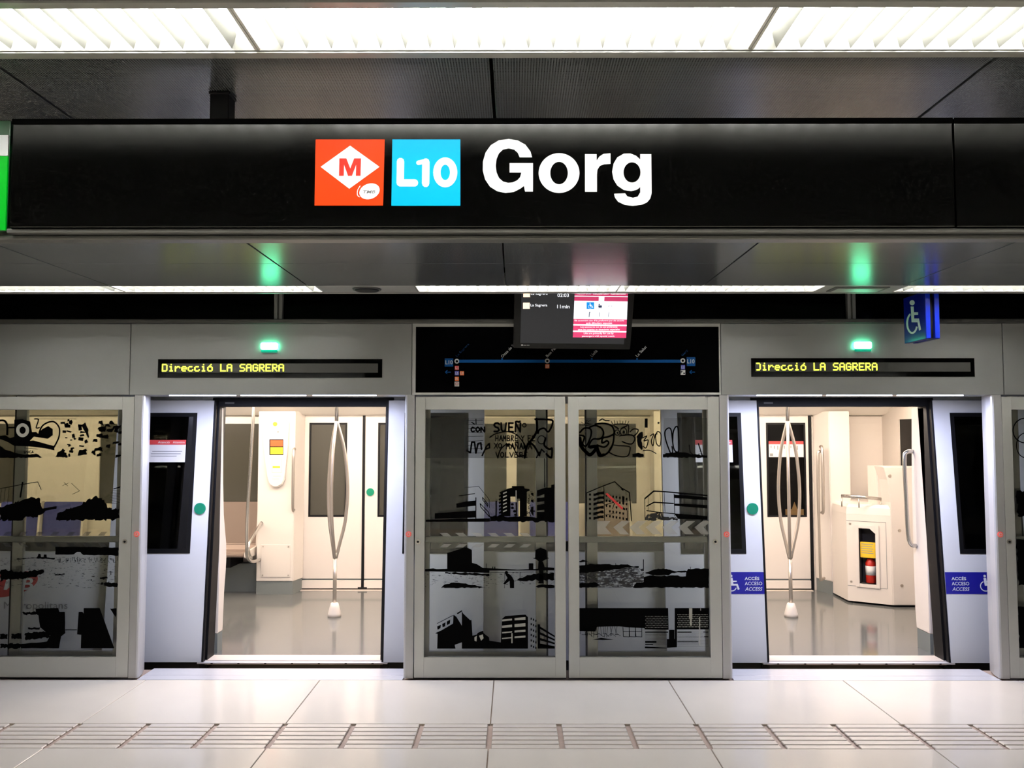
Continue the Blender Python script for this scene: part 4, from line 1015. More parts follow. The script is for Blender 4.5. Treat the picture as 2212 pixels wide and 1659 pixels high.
bm = bmesh.new(); lo = [bm.verts.new((p[0], p[1], ztop - .0995)) for p in plan]; mi = [bm.verts.new((p[0] + (ctr.x - p[0]) * .03, p[1] + (ctr.y - p[1]) * .03, ztop - .03)) for p in plan]; hi = [bm.verts.new((p[0] + (ctr.x - p[0]) * .14, p[1] + (ctr.y - p[1]) * .14, ztop)) for p in plan]
for L0, L1 in ((lo, mi), (mi, hi)):
    for k in range(6): bm.faces.new((L0[k], L0[(k + 1) % 6], L1[(k + 1) % 6], L1[k]))
bm.faces.new(hi); bm.faces.new(lo); finish('cabinet_top', bm, 'cream', cab)
# hatch frame standing proud of the face
def bar_on(name, s0, s1, z0, z1, d0, d1, m, parent):
    vs = [pt(s, z, d) for d in (d0, d1) for s, z in ((s0, z0), (s1, z0), (s1, z1), (s0, z1))]
    bm = bmesh.new(); q = [bm.verts.new(x) for x in vs]
    for fc in ((0, 1, 2, 3), (4, 5, 6, 7), (0, 1, 5, 4), (1, 2, 6, 5), (2, 3, 7, 6), (3, 0, 4, 7)): bm.faces.new([q[k] for k in fc])
    bmesh.ops.bevel(bm, geom=list(bm.edges), offset=.003, segments=2, affect='EDGES')
    return finish(name, bm, m, parent)
fw = .035
for (a, b, c, d) in ((h0 - fw, h0, hz0 - fw, hz1 + fw), (h1, h1 + fw, hz0 - fw, hz1 + fw), (h0, h1, hz0 - fw, hz0), (h0, h1, hz1, hz1 + fw)): bar_on('hatch_frame', a, b, c, d, .001, .012, 'cream_door', cab)
i = Ink(); 
for (a, b, c, d) in ((-.0, h1 + .10, .17, .174), (-.0, h1 + .10, ztop - .17, ztop - .166), (h1 + .097, h1 + .101, .17, ztop - .166)): i.rect(a, c, b, d)
i.build('hatch_seam', 'kick', cab, lambda s, z: pt(s, z, .0012))
i = Ink(); i.poly([(h1 - .055, hz1 + .005), (h1 + .005, hz1 + .005), (h1 + .005, hz1 - .05)]); i.build('hatch_corner', 'cream_door', cab, lambda s, z: pt(s, z, .0115))
for s_, z_ in ((.035, ztop - .20), (.035, .21)):
    i = Ink(); i.disc(s_, z_, .012); i.build('cabinet_screw', 'steel', cab, lambda s, z: pt(s, z, .0016))
bar_on('yellow_card', h0 + .008, h1 - .004, hz1 - .29, hz1 - .135, -.02, -.015, 'yellow', cab)
i = Ink()
for k in range(5): i.rect(h0 + .02, hz1 - .16 - k * .022, h1 - .025 - .01 * (k % 2), hz1 - .153 - k * .022)
i.build('card_lines', 'ink_grey', cab, lambda s, z: pt(s, z, -.0145))
hm = (h0 + h1) / 2
bc = pt(hm + .012, hz0 + .003, -.08)
ext = thing('fire_extinguisher', 'small red fire extinguisher behind the cream cabinet window', 'fire extinguisher', tuple(bc))
bm = bmesh.new(); bm_tube(bm, [bc, bc + Vector((0, 0, .01)), bc + Vector((0, 0, .20)), bc + Vector((0, 0, .235)), bc + Vector((0, 0, .25))], [.045, .050, .050, .035, .018], 20); finish('cylinder', bm, 'extred', ext, True)
bm = bmesh.new(); bm_tube(bm, [bc + Vector((0, 0, .08)), bc + Vector((0, 0, .17))], .0508, 20); finish('paper_label', bm, 'paper', ext, True)
tube('valve', [bc + Vector((0, 0, .251)), bc + Vector((0, 0, .30))], .014, 'rubber', ext)
tube('lever', [bc + Vector((0, 0, .30)) - n_ * .0, bc + Vector((0, 0, .315)) + n_ * .05], .008, 'extred', ext)
# rail on the cabinet
r0 = w3(1818, 1071, A2[1] + .25); r1 = w3(1855, 1073, A2[1] + .12); r2 = w3(1903, 1078, A2[1] + .12)
tube('cabinet_rail', [r0, r1, r2], .016, 'chrome', cab)
for p in (r0, r1, r2): tube('rail_foot', [(p[0], p[1], p[2] - .016), (p[0], p[1], ztop - .03)], .007, 'steel', cab)
# tall box beside it
tz = ZW(1008, A2[1])
tb = prism_y('tall_cabinet', [(A2[0] + .004, .02), (EX - .003, .02), (EX - .003, tz), (XW(1906, 1008, A2[1]), tz), (XW(1917, 1038, A2[1]), tz - .13), (XW(1924, 1072, A2[1]), ztop + .03), (A2[0] + .004, ztop - .05)], A2[1] - .012, A2[1] + .20, 'cream', car, .006)
prism_y('cabinet_back', [(XW(1893, 1008, A2[1] + .2), ztop - .09), (EX - .003, ztop - .09), (EX - .003, tz - .004), (XW(1893, 1008, A2[1] + .2), tz - .004)], A2[1] + .201, A2[1] + .42, 'cream', tb, .006)
for u, v_ in ((1922, 1028), (1943, 1146), (1948, 1265)): disc_y('cabinet_screw', *W(u, v_, A2[1] - .013), A2[1] - .018, A2[1] - .0125, .015, 'steel', tb)
# ceiling notice above the right doorway
box('ceiling_notice', 3.15, 3.8, YF - .9, YF - .62, 2.085, 2.09, 'paper', car)
# ================================================================== PHOTO PRINTS ON THE GLASS
def crop(ox, oy, s):
    return lambda p: (ox + p[0] / s, oy + p[1] / s)
cA, cB = crop(0, 870, 6.145), crop(0, 1120, 5.531)
cC, cD = crop(900, 880, 6.6375), crop(900, 1120, 5.531)
cE, cF = crop(1230, 880, 6.6375), crop(1230, 1120, 5.531)
L0, L1, L2 = onY(YP + .0192), onY(YP + .0184), onY(YP + .0176)
rnd = random.Random(3)
def rough(pts, amp, step):
    """ragged outline: subdivide and jitter"""
    out = []
    for k in range(len(pts)):
        a, b = pts[k], pts[(k + 1) % len(pts)]; d = math.hypot(b[0] - a[0], b[1] - a[1]); n = max(1, int(d / step))
        for j in range(n):
            t = j / n; out.append((a[0] + (b[0] - a[0]) * t + (rnd.uniform(-amp, amp) if j else 0), a[1] + (b[1] - a[1]) * t + (rnd.uniform(-amp, amp) if j else 0)))
    return out
class Pr:
    def __init__(s, c): s.c = c; s.i = Ink()
    def p(s, *pts): s.i.poly([s.c(q) for q in pts]); return s
    def rg(s, pts, amp=10, step=25): s.i.poly([s.c(q) for q in rough(pts, amp, step)]); return s
    def r(s, x0, y0, x1, y1): s.i.rect(*s.c((x0, y0)), *s.c((x1, y1))); return s
    def l(s, pts, w=8, sm=0): s.i.stroke([s.c(q) for q in pts], w / 6.0, sm); return s
    def e(s, cx, cy, rx, ry): a = s.c((cx, cy)); s.i.disc(a[0], a[1], rx / 6.1, ry / 6.1); return s
    def o(s, cx, cy, rx, ry, w): a = s.c((cx, cy)); s.i.ring(a[0], a[1], rx / 6.1, ry / 6.1, w / 6.1); return s
    def h(s, t, x0, y0, x1, y1, w=12, j=.4): s.i.hand(t, *s.c((x0, y0)), *s.c((x1, y1)), w / 6.6, j); return s
    def b(s, name, m, par, L):
        o = s.i.build(name, m, par, L)
        if len(s.i.f) > 8 or 'highlights' in name: o['kind'] = 'stuff'
        return o
# ---- middle left panel, top band: painted wall lettering
Pr(cC).r(132, 150, 1976, 725).b('print_ground', 'film_dark', p_cl, L0)
g_ = Pr(cC)
g_.h('SUE\u00d1', 1100, 225, 1510, 350, 26).o(1545, 255, 30, 30, 12).h('HAMBRE', 1125, 405, 1460, 480, 13).h('Y', 1500, 410, 1550, 480, 12).h('FE', 1590, 405, 1710, 480, 13)
g_.h('XO', 1110, 515, 1230, 585, 12).h('MA\u00d1ANA', 1280, 515, 1660, 595, 15).h('VOLVERE', 1130, 645, 1600, 715, 13)
g_.l([(1050, 430), (1130, 380), (1290, 348), (1420, 385), (1520, 490), (1560, 600), (1570, 690)], 14, 5).l([(1165, 725), (1200, 610), (1290, 530), (1370, 555), (1420, 640), (1460, 700), (1540, 690)], 16, 5)
g_.l([(1720, 165), (1725, 330), (1660, 450), (1580, 560), (1548, 720)], 30, 5).l([(1610, 490), (1690, 560), (1760, 690)], 26, 4).l([(1700, 170), (1920, 178), (1950, 230), (1890, 350), (1830, 300), (1760, 320), (1740, 370)], 24, 4)
g_.l([(1850, 440), (1830, 540), (1900, 600), (1940, 590), (1930, 720), (1860, 670)], 26, 4).l([(1760, 690), (1790, 600), (1830, 640)], 18).o(1790, 465, 55, 60, 12).l([(1720, 720), (1760, 640)], 16)
g_.h('CON', 770, 285, 990, 350, 22).l([(720, 620), (770, 650), (790, 500), (830, 500), (850, 655), (880, 520), (920, 510), (930, 600)], 22).l([(940, 690), (1000, 560), (1040, 520), (1045, 580), (990, 600)], 20).l([(850, 170), (852, 240)], 12).l([(790, 215), (830, 240)], 14)
for k in range(9): g_.l([(720, 190 + k * 58 + rnd.uniform(-8, 8)), (950, 185 + k * 58 + rnd.uniform(-8, 8))], 5)
g_.b('graffiti_print', 'print_black', p_cl, L1)
# second band: towers and white houses
g_ = Pr(cC)
g_.p((1185, 1220), (1310, 1165), (1420, 1140), (1540, 1140), (1550, 1165), (1620, 1175), (1620, 1195), (1580, 1210), (1580, 1560), (1480, 1560), (1480, 1310), (1440, 1310), (1440, 1560), (1425, 1560), (1415, 1280), (1345, 1280), (1345, 1560), (1210, 1560), (1205, 1240))
g_.r(1365, 1128, 1540, 1150).r(1130, 1340, 1150, 1600)
for k in range(7): g_.p((1175, 1265 + k * 48), (1215, 1245 + k * 48), (1215, 1275 + k * 48), (1185, 1290 + k * 48))
g_.p((1725, 1190), (1850, 1150), (1930, 1150), (1930, 1110), (1976, 1110), (1976, 1590), (1830, 1590), (1830, 1245), (1725, 1280)).p((1725, 1300), (1830, 1290), (1830, 1345), (1725, 1360)).p((1725, 1400), (1830, 1385), (1830, 1470), (1725, 1480)).r(1725, 1500, 1830, 1590)
g_.r(1830, 730, 1842, 1150).p((1640, 1230), (1675, 1225), (1675, 1275), (1640, 1250)).p((1640, 1330), (1675, 1320), (1675, 1370), (1640, 1350)).p((1640, 1430), (1675, 1420), (1675, 1560), (1640, 1520))
g_.p((700, 1350), (845, 1335), (845, 1410), (570, 1440), (570, 1380)).p((260, 1520), (845, 1480), (845, 1580), (260, 1600)).p((610, 1262), (835, 1230), (835, 1242), (610, 1275)).r(842, 1290, 856, 1640)
g_.l([(700, 1150), (890, 1132), (1040, 1320), (1045, 1440)], 6).l([(945, 1290), (1020, 1390), (1020, 1420), (950, 1330), (945, 1290)], 10).l([(910, 1380), (1030, 1500), (1045, 1570), (920, 1430), (910, 1380)], 10)
g_.rg([(1050, 1560), (1250, 1560), (1340, 1570), (1420, 1560), (1640, 1570), (1976, 1585), (1976, 1640), (1050, 1635)], 12, 30).l([(1480, 1590), (1640, 1490), (1690, 1480)], 8).l([(1630, 1470), (1700, 1500)], 8)
for k in range(5): g_.e(1395 + rnd.uniform(-25, 25), 1390 + k * 50, 20, 16)
for k in range(14): g_.e(1590 + rnd.uniform(-5, 60), 1260 + k * 24, 8, 6)
g_.p((130, 1610), (1050, 1590), (1050, 1640), (130, 1640))
g_.b('building_print', 'print_black', p_cl, L1)
g_ = Pr(cC)
for k in range(6): g_.p((1240, 1225 + k * 52), (1292, 1205 + k * 52), (1292, 1222 + k * 52), (1240, 1243 + k * 52))
g_.r(1420, 1190, 1432, 1360).b('building_highlights', 'print_pale', p_cl, L2)
# warning stripes above and below the bar
def stripes(c, xs, y0, y1, y2, y3, par, dx=55, wdt=95):
    for x in xs:
        Pr(c).p((x, y0), (x + wdt, y0), (x + wdt + dx, y1), (x + dx, y1)).b('warning_stripe', 'film_stripe', par, L0); Pr(c).p((x + dx, y2), (x + wdt + dx, y2), (x + wdt, y3), (x, y3)).b('warning_stripe', 'film_stripe', par, L0)
stripes(cD, (270, 460, 655, 845, 1035, 1225), 172, 216, 305, 346, p_cl)
# third band: grain silo, beach, stooping figure, water tower
Pr(cD).p((100, 640), (870, 650), (870, 830), (100, 830)).b('sand_print', 'film_sand', p_cl, L0)
Pr(cD).p((875, 640), (1645, 640), (1645, 780), (875, 800)).b('sand_print', 'film_sand', p_cl, L0)
g_ = Pr(cD)
g_.p((365, 410), (410, 400), (560, 350), (600, 345), (660, 375), (662, 530), (720, 545), (790, 590), (1000, 600), (1210, 612), (1340, 605), (1340, 535), (1395, 535), (1395, 605), (1450, 600), (1455, 515), (1510, 515), (1530, 580), (1645, 590), (1645, 620), (870, 622), (870, 650), (500, 640), (100, 632), (100, 605), (200, 595), (240, 605), (365, 600))
g_.p((1385, 472), (1415, 468), (1420, 375), (1480, 348), (1550, 375), (1560, 465), (1585, 475), (1530, 495), (1500, 515), (1460, 515), (1430, 490))
g_.p((1462, 620), (1512, 620), (1520, 780), (1450, 775), (1470, 740)).rg([(1170, 745), (1300, 690), (1400, 660), (1645, 650), (1645, 735), (1400, 740)], 12, 30).rg([(1420, 810), (1500, 785), (1600, 790), (1648, 800), (1648, 828), (1450, 828)], 6, 30)
g_.rg([(290, 830), (330, 790), (440, 765), (560, 775), (720, 805), (830, 830)], 7, 25).rg([(340, 640), (870, 660), (870, 690), (600, 675), (340, 655)], 7, 25)
g_.e(1073, 648, 22, 24).p((1060, 670), (1100, 658), (1135, 690), (1165, 740), (1165, 832), (1115, 832), (1110, 745), (1060, 785), (1035, 780), (1085, 710)).l([(1052, 650), (1050, 830)], 5).l([(1235, 650), (1235, 760)], 6).l([(833, 540), (833, 600)], 6).r(905, 575, 916, 602).r(928, 575, 940, 602).l([(875, 645), (1400, 640)], 4)
g_.b('beach_print', 'print_black', p_cl, L1)
# fourth band: tilted flats
g_ = Pr(cD)
g_.p((220, 1370), (300, 1335), (435, 1255), (440, 1150), (475, 1175), (540, 1280), (540, 1110), (560, 1140), (640, 1215), (655, 1210), (668, 1400), (720, 1385), (730, 1365), (795, 1340), (800, 1370), (865, 1420), (870, 1460), (1005, 1480), (1010, 1360), (1015, 1300), (1020, 1200), (1060, 1165), (1300, 1148), (1330, 1180), (1330, 1555), (540, 1555), (540, 1480), (455, 1510), (465, 1555), (245, 1555), (250, 1380))
g_.p((245, 1290), (290, 1270), (285, 1310), (250, 1330)).p((305, 1260), (345, 1240), (340, 1290), (310, 1300)).p((360, 1230), (402, 1208), (398, 1255), (362, 1275)).l([(245, 1255), (430, 1160)], 7).p((480, 1130), (540, 1095), (545, 1108), (490, 1145))
g_.r(1445, 1265, 1475, 1555)
for k in range(4): g_.p((1475, 1290 + k * 68), (1650, 1400 + k * 42), (1650, 1420 + k * 42), (1475, 1320 + k * 68))
g_.p((1475, 1500), (1650, 1530), (1650, 1555), (1475, 1555))
for a in range(6):
    for b in range(3): g_.r(1362 + b * 28, 1185 + a * 65 + b * 12, 1376 + b * 28, 1210 + a * 65 + b * 12)
g_.b('flats_print', 'print_black', p_cl, L1)
g_ = Pr(cD)
for k, (y0, y1) in enumerate(((1190, 1215), (1262, 1295), (1340, 1360), (1410, 1428))): g_.p((1020, y0 + 18), (1140, y0 + 6), (1140, y1 + 2), (1020, y1 + 14)); g_.p((1170, y0), (1300, y0 - 12), (1300, y1 - 6), (1170, y1 + 2))
g_.p((690, 1420), (720, 1400), (715, 1470), (692, 1460)).p((745, 1400), (790, 1385), (800, 1430), (770, 1460)).r(1132, 1370, 1146, 1490)
g_.b('flats_highlights', 'print_pale', p_cl, L2)
# ---- middle right panel: bubble graffiti
Pr(cE).r(134, 150, 1080, 722).b('print_ground', 'film_dark', p_cr, L0)
Pr(cE).p((1350, 150), (1978, 150), (1978, 722), (1350, 722)).b('print_ground', 'film_dark', p_cr, L0)
g_ = Pr(cE)
g_.l([(150, 360), (210, 300), (300, 310), (310, 400), (245, 550), (190, 520), (215, 420), (150, 400)], 22, 5).l([(290, 285), (370, 260), (460, 300), (490, 380), (440, 450), (330, 460), (270, 570)], 22, 5)
g_.l([(370, 240), (500, 230), (610, 270), (640, 370), (560, 420), (480, 440), (470, 510), (540, 480), (560, 520), (500, 570), (400, 540)], 22, 5).l([(640, 370), (625, 520), (560, 640), (470, 690), (420, 620), (400, 540)], 24, 5)
g_.l([(150, 440), (170, 560), (250, 650), (300, 680), (370, 610), (380, 560), (300, 570)], 44, 5).l([(400, 600), (430, 690), (490, 680)], 40, 4).l([(600, 560), (570, 640), (700, 700), (830, 700), (870, 600), (850, 560), (720, 550), (640, 540)], 14, 4)
g_.o(686, 362, 36, 40, 11).e(690, 365, 12, 14).o(775, 350, 48, 58, 11).e(780, 355, 16, 20).l([(650, 270), (700, 305)], 20).l([(750, 300), (820, 265)], 20).l([(620, 260), (680, 240), (800, 240), (850, 270), (840, 380)], 12, 4).l([(720, 410), (800, 395), (900, 400), (940, 450), (900, 520), (830, 520), (760, 490)], 15, 5).l([(870, 350), (920, 310), (985, 320), (970, 370), (920, 410)], 14, 5)
for k in range(7): g_.l([(620 + k * 35, 240), (600 + k * 42, 200 - 12 * (k % 2))], 7)
g_.l([(430, 190), (470, 165), (520, 190), (570, 190)], 14)
g_.rg([(960, 420), (1000, 370), (1050, 350), (1055, 420), (1030, 480), (1050, 600), (1030, 610), (980, 540)], 8, 25)
g_.l([(1050, 440), (1110, 410), (1070, 480), (1130, 470), (1100, 580), (1060, 560)], 13, 4).l([(1160, 410), (1210, 380), (1175, 480), (1200, 550), (1225, 400), (1260, 380)], 13, 4).l([(1230, 430), (1260, 350), (1310, 380), (1310, 500), (1290, 555), (1250, 520), (1235, 430)], 13, 4).l([(1060, 620), (1150, 615), (1240, 660)], 12, 3).r(1080, 158, 1122, 290).e(1278, 222, 14, 14)
g_.l([(1450, 660), (1385, 480), (1370, 350), (1420, 295), (1460, 330), (1480, 500)], 17, 5).l([(1480, 500), (1490, 350), (1530, 275), (1560, 320), (1570, 600), (1540, 640), (1500, 600), (1480, 500)], 17, 5).l([(1450, 660), (1480, 640), (1470, 560)], 16, 3)
g_.rg([(900, 670), (980, 650), (1060, 665), (1060, 715), (900, 715)], 8, 20).rg([(1340, 670), (1580, 640), (1700, 660), (1978, 690), (1978, 720), (1340, 718)], 10, 25).l([(1720, 540), (1730, 640), (1800, 700)], 10).l([(1850, 520), (1900, 680)], 16)
for k in range(10): g_.l([(140 + rnd.uniform(0, 200), 170 + rnd.uniform(0, 100)), (160 + rnd.uniform(0, 200), 180 + rnd.uniform(0, 90))], 6)
g_.b('graffiti_print', 'print_black', p_cr, L1)
# houses
g_ = Pr(cE)
g_.l([(250, 1225), (450, 1140), (650, 1065), (740, 1150), (860, 1220), (880, 1470), (890, 1625)], 13).l([(495, 1140), (505, 1620)], 9).l([(250, 1225), (250, 1630)], 8)
for k in range(6):
    y = 1215 + k * 68; g_.rg([(345, y + 20), (490, y - 10), (495, y + 32), (440, y + 28), (345, y + 58)], 5, 20); g_.r(280, y + 20, 310, y + 50)
for a in range(5):
    for b in range(7): g_.p((520 + b * 48, 1250 + a * 72 + b * 8), (545 + b * 48, 1252 + a * 72 + b * 8), (540 + b * 48, 1285 + a * 72 + b * 8), (522 + b * 48, 1280 + a * 72 + b * 8)) if rnd.random() < .75 else None
g_.l([(510, 1400), (700, 1340)], 7).l([(660, 1340), (620, 1450)], 8).p((740, 1155), (775, 1170), (775, 1200), (740, 1180)).p((755, 1270), (790, 1280), (785, 1400), (760, 1390)).l([(830, 1480), (835, 1625)], 8).p((765, 1430), (800, 1450), (800, 1475), (765, 1465)).l([(510, 1545), (660, 1515)], 5)
g_.p((1075, 1300), (1205, 1190), (1370, 1200), (1980, 1255), (1980, 1275), (1370, 1218), (1215, 1210), (1085, 1320)).l([(1078, 1310), (1085, 1600)], 7).p((1500, 1250), (1978, 1290), (1978, 1330), (1500, 1300)).l([(1110, 1415), (1215, 1360), (1490, 1378)], 16).p((1500, 1378), (1978, 1400), (1978, 1450), (1500, 1410)).l([(1110, 1480), (1240, 1500), (1500, 1525)], 12).p((1500, 1520), (1980, 1560), (1980, 1610), (1560, 1600)).l([(1360, 1220), (1370, 1500)], 6).l([(1500, 1240), (1512, 1560)], 8).l([(1300, 1230), (1310, 1500)], 4).l([(1130, 1280), (1130, 1480)], 4)
g_.b('house_print', 'print_black', p_cr, L1)
Pr(cE).rg([(1080, 1600), (1130, 1530), (1260, 1500), (1400, 1570), (1555, 1570), (1555, 1620), (1080, 1615)], 14, 25).b('bush_print', 'film_bush', p_cr, L0)
Pr(cE).p((515, 1240), (545, 1228), (770, 1440), (755, 1470)).b('red_stroke', 'print_red', p_cr, L2)
# chevrons
for k in range(7):
    g_ = Pr(cF); x = 430 + k * 194
    if k == 0: g_.p((330, 30), (490, 30), (430, 105), (510, 190), (330, 190))
    else: g_.p((x - 100, 105), (x + 0, 30), (x + 105, 30), (x + 10, 105), (x + 90, 190), (x - 15, 190))
    g_.b('chevron', 'film_stripe', p_cr, L0)
# sea and rocks
Pr(cF).p((118, 560), (890, 600), (890, 825), (118, 825)).b('sea_print', 'film_rock', p_cr, L0)
g_ = Pr(cF)
g_.rg([(118, 565), (200, 548), (400, 545), (560, 552), (700, 548), (740, 570), (830, 570), (830, 590), (640, 590), (560, 610), (380, 630), (118, 655)], 6, 25).rg([(118, 510), (160, 490), (230, 518), (118, 522)], 4, 15).rg([(118, 780), (250, 770), (300, 760), (380, 795), (300, 822), (118, 825)], 6, 25)
g_.p((890, 488), (880, 488), (880, 600), (890, 600)).rg([(890, 700), (1000, 680), (1100, 690), (1200, 680), (1390, 690), (1395, 640), (1420, 600), (1668, 600), (1668, 826), (760, 826), (800, 770), (890, 760)], 6, 30).rg([(900, 650), (980, 620), (1060, 598), (1160, 600), (1260, 630), (1400, 625), (1400, 640), (1230, 650), (1190, 680), (1000, 680), (940, 660)], 5, 20).l([(1445, 580), (1445, 610)], 7).l([(553, 535), (553, 552)], 7)
g_.b('shore_print', 'print_black', p_cr, L1)
# terrace and shutters
g_ = Pr(cF)
g_.p((118, 1070), (1180, 1070), (1185, 1330), (900, 1325), (895, 1310), (690, 1300), (600, 1290), (500, 1290), (330, 1295), (310, 1350), (118, 1345))
g_.p((1258, 1070), (1668, 1070), (1668, 1325), (1285, 1325), (1285, 1540), (1165, 1545), (1165, 1440), (1258, 1440)).p((902, 1530), (1165, 1545), (1165, 1552), (902, 1550))
for k in range(16): x = 150 + k * 28; g_.l([(x, 1290), (x + rnd.uniform(-25, 25), 1390 + rnd.uniform(-10, 40))], 5); g_.l([(x, 1380 + rnd.uniform(-15, 30)), (x + 40, 1385 + rnd.uniform(-15, 30))], 5)
for k in range(3): g_.l([(640 + k * 75, 1300), (645 + k * 75, 1410), (715 + k * 75, 1415), (715 + k * 75, 1300)], 8); g_.l([(645 + k * 75, 1350), (715 + k * 75, 1350)], 7)
g_.p((280, 1448), (380, 1425), (530, 1448), (400, 1452))
for k in range(11): g_.l([(905, 1355 + k * 15), (1165, 1357 + k * 15)], 2.4); g_.l([(1290, 1355 + k * 17), (1660, 1357 + k * 17)], 2.4)
g_.r(905, 1352, 1180, 1364).r(1290, 1352, 1460, 1364).r(905, 1465, 1040, 1485).r(905, 1500, 1000, 1512).r(1290, 1468, 1540, 1478).r(1600, 1352, 1660, 1362).r(1610, 1408, 1660, 1416).r(1190, 1330, 1255, 1440)
g_.b('shutter_print', 'print_black', p_cr, L1)
g_ = Pr(cF)
for a in range(7):
    for b in range(16):
        x = 910 + b * 17 + (a % 2) * 8; y = 1170 + a * 22; g_.e(x, y, 4.2, 5.0)
    for b in range(21):
        x = 1295 + b * 17.5 + (a % 2) * 8; y = 1150 + a * 24; g_.e(x, y, 5, 6)
g_.r(1430, 1072, 1468, 1200).r(1440, 1200, 1462, 1280).r(1550, 1180, 1562, 1520).r(1565, 1072, 1572, 1100)
g_.b('shutter_dots', 'print_pale', p_cr, L2)
# ---- left panel: bubble letters and collage
g_ = Pr(cA)
g_.p((0, 440), (70, 430), (130, 470), (190, 450), (190, 225), (300, 220), (400, 250), (425, 390), (480, 388), (505, 410), (560, 350), (640, 310), (700, 350), (700, 430), (635, 478), (450, 450), (395, 505), (440, 500), (640, 555), (720, 575), (722, 632), (600, 605), (400, 580), (190, 572), (100, 520), (0, 480))
g_.l([(520, 395), (560, 310), (640, 260), (720, 255), (785, 330), (785, 440), (750, 530), (715, 590)], 20, 5).l([(460, 215), (510, 225), (480, 330), (520, 330)], 16, 3).l([(460, 215), (1010, 215)], 5)
g_.rg([(0, 570), (60, 620), (180, 660), (330, 690), (480, 675), (560, 725), (0, 732)], 6, 30).l([(0, 235), (60, 240), (95, 300), (95, 420)], 26, 4).l([(120, 330), (190, 330)], 20)
for k in range(26):
    x, y = rnd.uniform(800, 1120), rnd.uniform(215, 690); a, b = rnd.uniform(20, 70), rnd.uniform(12, 50); s_ = rnd.uniform(-20, 20)
    g_.p((x, y), (x + a, y + s_), (x + a - s_, y + b + s_), (x - s_ * .5, y + b))
g_.rg([(1080, 300), (1130, 260), (1175, 370), (1175, 470), (1140, 400), (1060, 405), (1070, 370), (1130, 380)], 8, 20).rg([(740, 725), (780, 650), (840, 610), (900, 725)], 12, 15).rg([(1050, 630), (1150, 630), (1150, 690), (1030, 700)], 8, 20)
for k in range(22): x, y = rnd.uniform(1210, 1600), rnd.uniform(230, 700); g_.rg([(x, y), (x + rnd.uniform(20, 110), y - 10), (x + rnd.uniform(20, 90), y + rnd.uniform(15, 60)), (x - 10, y + 30)], 6, 15)
g_.l([(320, 600), (500, 615)], 5).h('USCA', 320, 640, 450, 670, 9)
g_.b('graffiti_print', 'print_black', p_left, L1)
i = Ink(); a = cA((300, 365)); i.ring(a[0], a[1], 14, 15, 7.2); i.build('letter_fill', 'print_pale', p_left, L2)
# railing and bushes
g_ = Pr(cA)
g_.l([(0, 1140), (290, 1085), (500, 1050), (545, 1150)], 9).l([(300, 1060), (270, 1250)], 20).l([(20, 1140), (0, 1320)], 4).l([(70, 1130), (50, 1330)], 4).l([(120, 1120), (100, 1330)], 4)
g_.rg([(0, 1380), (150, 1340), (300, 1290), (420, 1250), (530, 1270), (560, 1400), (600, 1440), (500, 1520), (330, 1520), (300, 1560), (0, 1560)], 16, 22).p((560, 1405), (750, 1372), (750, 1405), (600, 1435))
g_.rg([(750, 1560), (760, 1470), (900, 1410), (1050, 1370), (1150, 1300), (1260, 1240), (1380, 1290), (1430, 1400), (1585, 1410), (1585, 1530), (1510, 1560)], 16, 20).p((1500, 1140), (1600, 1108), (1600, 1125), (1510, 1150))
for k in range(9): g_.l([(1470, 1170 + k * 22), (1600, 1160 + k * 20)], 4)
g_.l([(950, 1070), (1055, 1170), (960, 1215)], 5).l([(850, 1060), (900, 1105)], 5).l([(830, 1100), (910, 1065)], 4)
g_.b('bush_print', 'print_black', p_left, L1)
for k in range(-2, 5):
    x = 450 + k * 190; Pr(cB).p((x, 160), (x + 70, 160), (x + 30, 205), (x - 40, 205)).b('warning_stripe', 'film_stripe_dark', p_left, L0); Pr(cB).p((x - 40, 295), (x + 30, 295), (x + 75, 340), (x + 5, 340)).b('warning_stripe', 'film_stripe_dark', p_left, L0)
Pr(cB).p((0, 470), (1415, 450), (1405, 830), (0, 830)).b('sand_print', 'film_sand', p_left, L0)
g_ = Pr(cB)
g_.rg([(660, 340), (1415, 345), (1415, 445), (1300, 440), (1000, 438), (960, 400), (920, 400), (880, 430), (660, 430)], 5, 25).rg([(200, 480), (440, 465), (460, 420), (485, 425), (490, 460), (520, 460), (525, 430), (555, 430), (560, 465), (660, 470), (650, 490), (400, 475), (200, 490)], 4, 20)
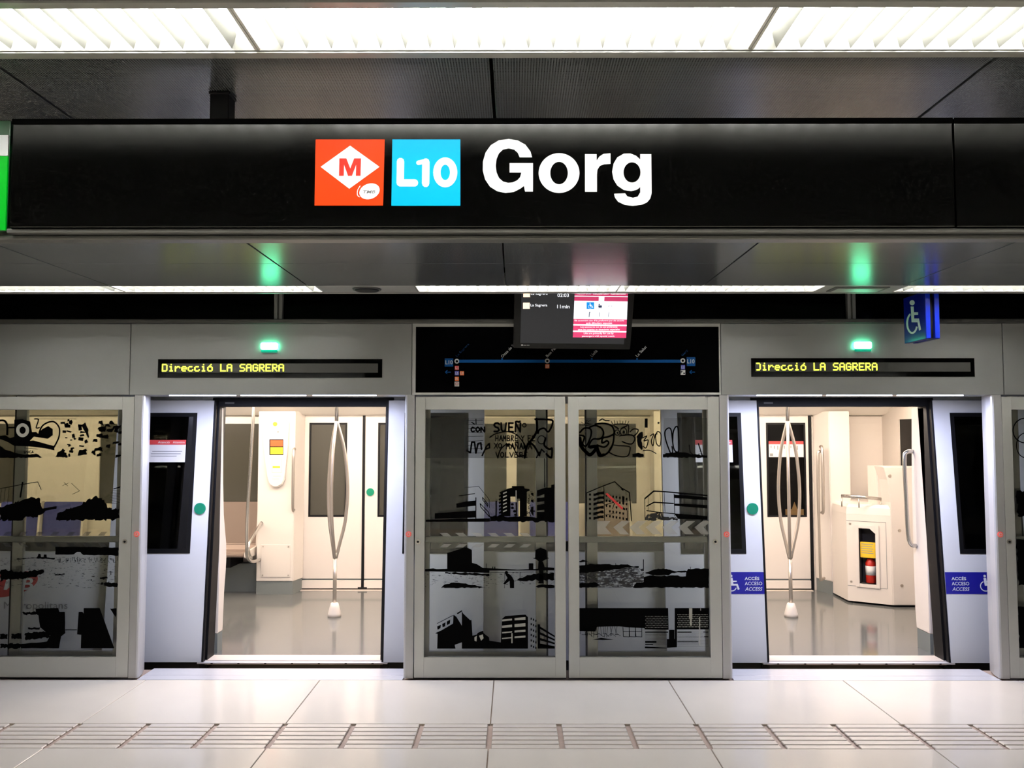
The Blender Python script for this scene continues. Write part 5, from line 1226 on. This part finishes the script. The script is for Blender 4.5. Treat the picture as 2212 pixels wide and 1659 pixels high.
g_.rg([(0, 600), (230, 640), (520, 610), (530, 640), (440, 690), (300, 720), (100, 720), (0, 760)], 14, 22).rg([(650, 670), (770, 655), (775, 668), (660, 682)], 4, 15).rg([(1190, 710), (1280, 695), (1290, 715), (1200, 725)], 5, 15).rg([(1180, 770), (1400, 770), (1400, 820), (1300, 820)], 10, 18).l([(1325, 630), (1325, 670)], 9).e(1090, 735, 9, 9)
for k in range(60): x = rnd.uniform(670, 1400); g_.l([(x, rnd.uniform(460, 530)), (x + rnd.uniform(-15, 25), rnd.uniform(460, 530))], 4.5)
g_.b('beach_print', 'print_black', p_left, L1)
g_ = Pr(cB)
g_.p((940, 1115), (985, 1115), (1000, 1135), (1000, 1070), (1190, 1070), (1250, 1230), (1365, 1550), (965, 1550), (970, 1390), (920, 1385)).rg([(425, 1078), (590, 1072), (695, 1070), (710, 1115), (775, 1115), (780, 1370), (730, 1410), (705, 1550), (250, 1550), (240, 1500), (560, 1470), (600, 1400), (480, 1300), (460, 1160), (430, 1140)], 3, 60).r(780, 1325, 920, 1336)
g_.rg([(0, 1380), (90, 1380), (90, 1440), (0, 1440)], 8, 20).rg([(135, 1380), (255, 1370), (260, 1440), (140, 1440)], 8, 20).rg([(300, 1370), (560, 1350), (600, 1420), (300, 1450)], 10, 20).rg([(330, 1305), (480, 1300), (470, 1330), (340, 1325)], 6, 18).rg([(250, 1120), (430, 1115), (430, 1150), (300, 1150)], 10, 18).rg([(1315, 1075), (1390, 1072), (1390, 1190), (1360, 1150)], 6, 20).rg([(0, 1500), (240, 1500), (240, 1550), (0, 1550)], 12, 20)
g_.b('slab_print', 'print_black', p_left, L1)
# right panel sliver
g_ = Pr(lambda p: p)
g_.o(2215, 930, 170, 170, 14).o(2216, 962, 130, 170, 12).rg([(2196, 1165), (2320, 1165), (2320, 1260), (2200, 1265)], 2, 8).rg([(2198, 1310), (2330, 1310), (2330, 1400), (2202, 1400)], 2, 8).rg([(2196, 1060), (2330, 1055), (2330, 1115), (2198, 1115)], 3, 6)
g_.b('street_print', 'print_black', p_right, L1)
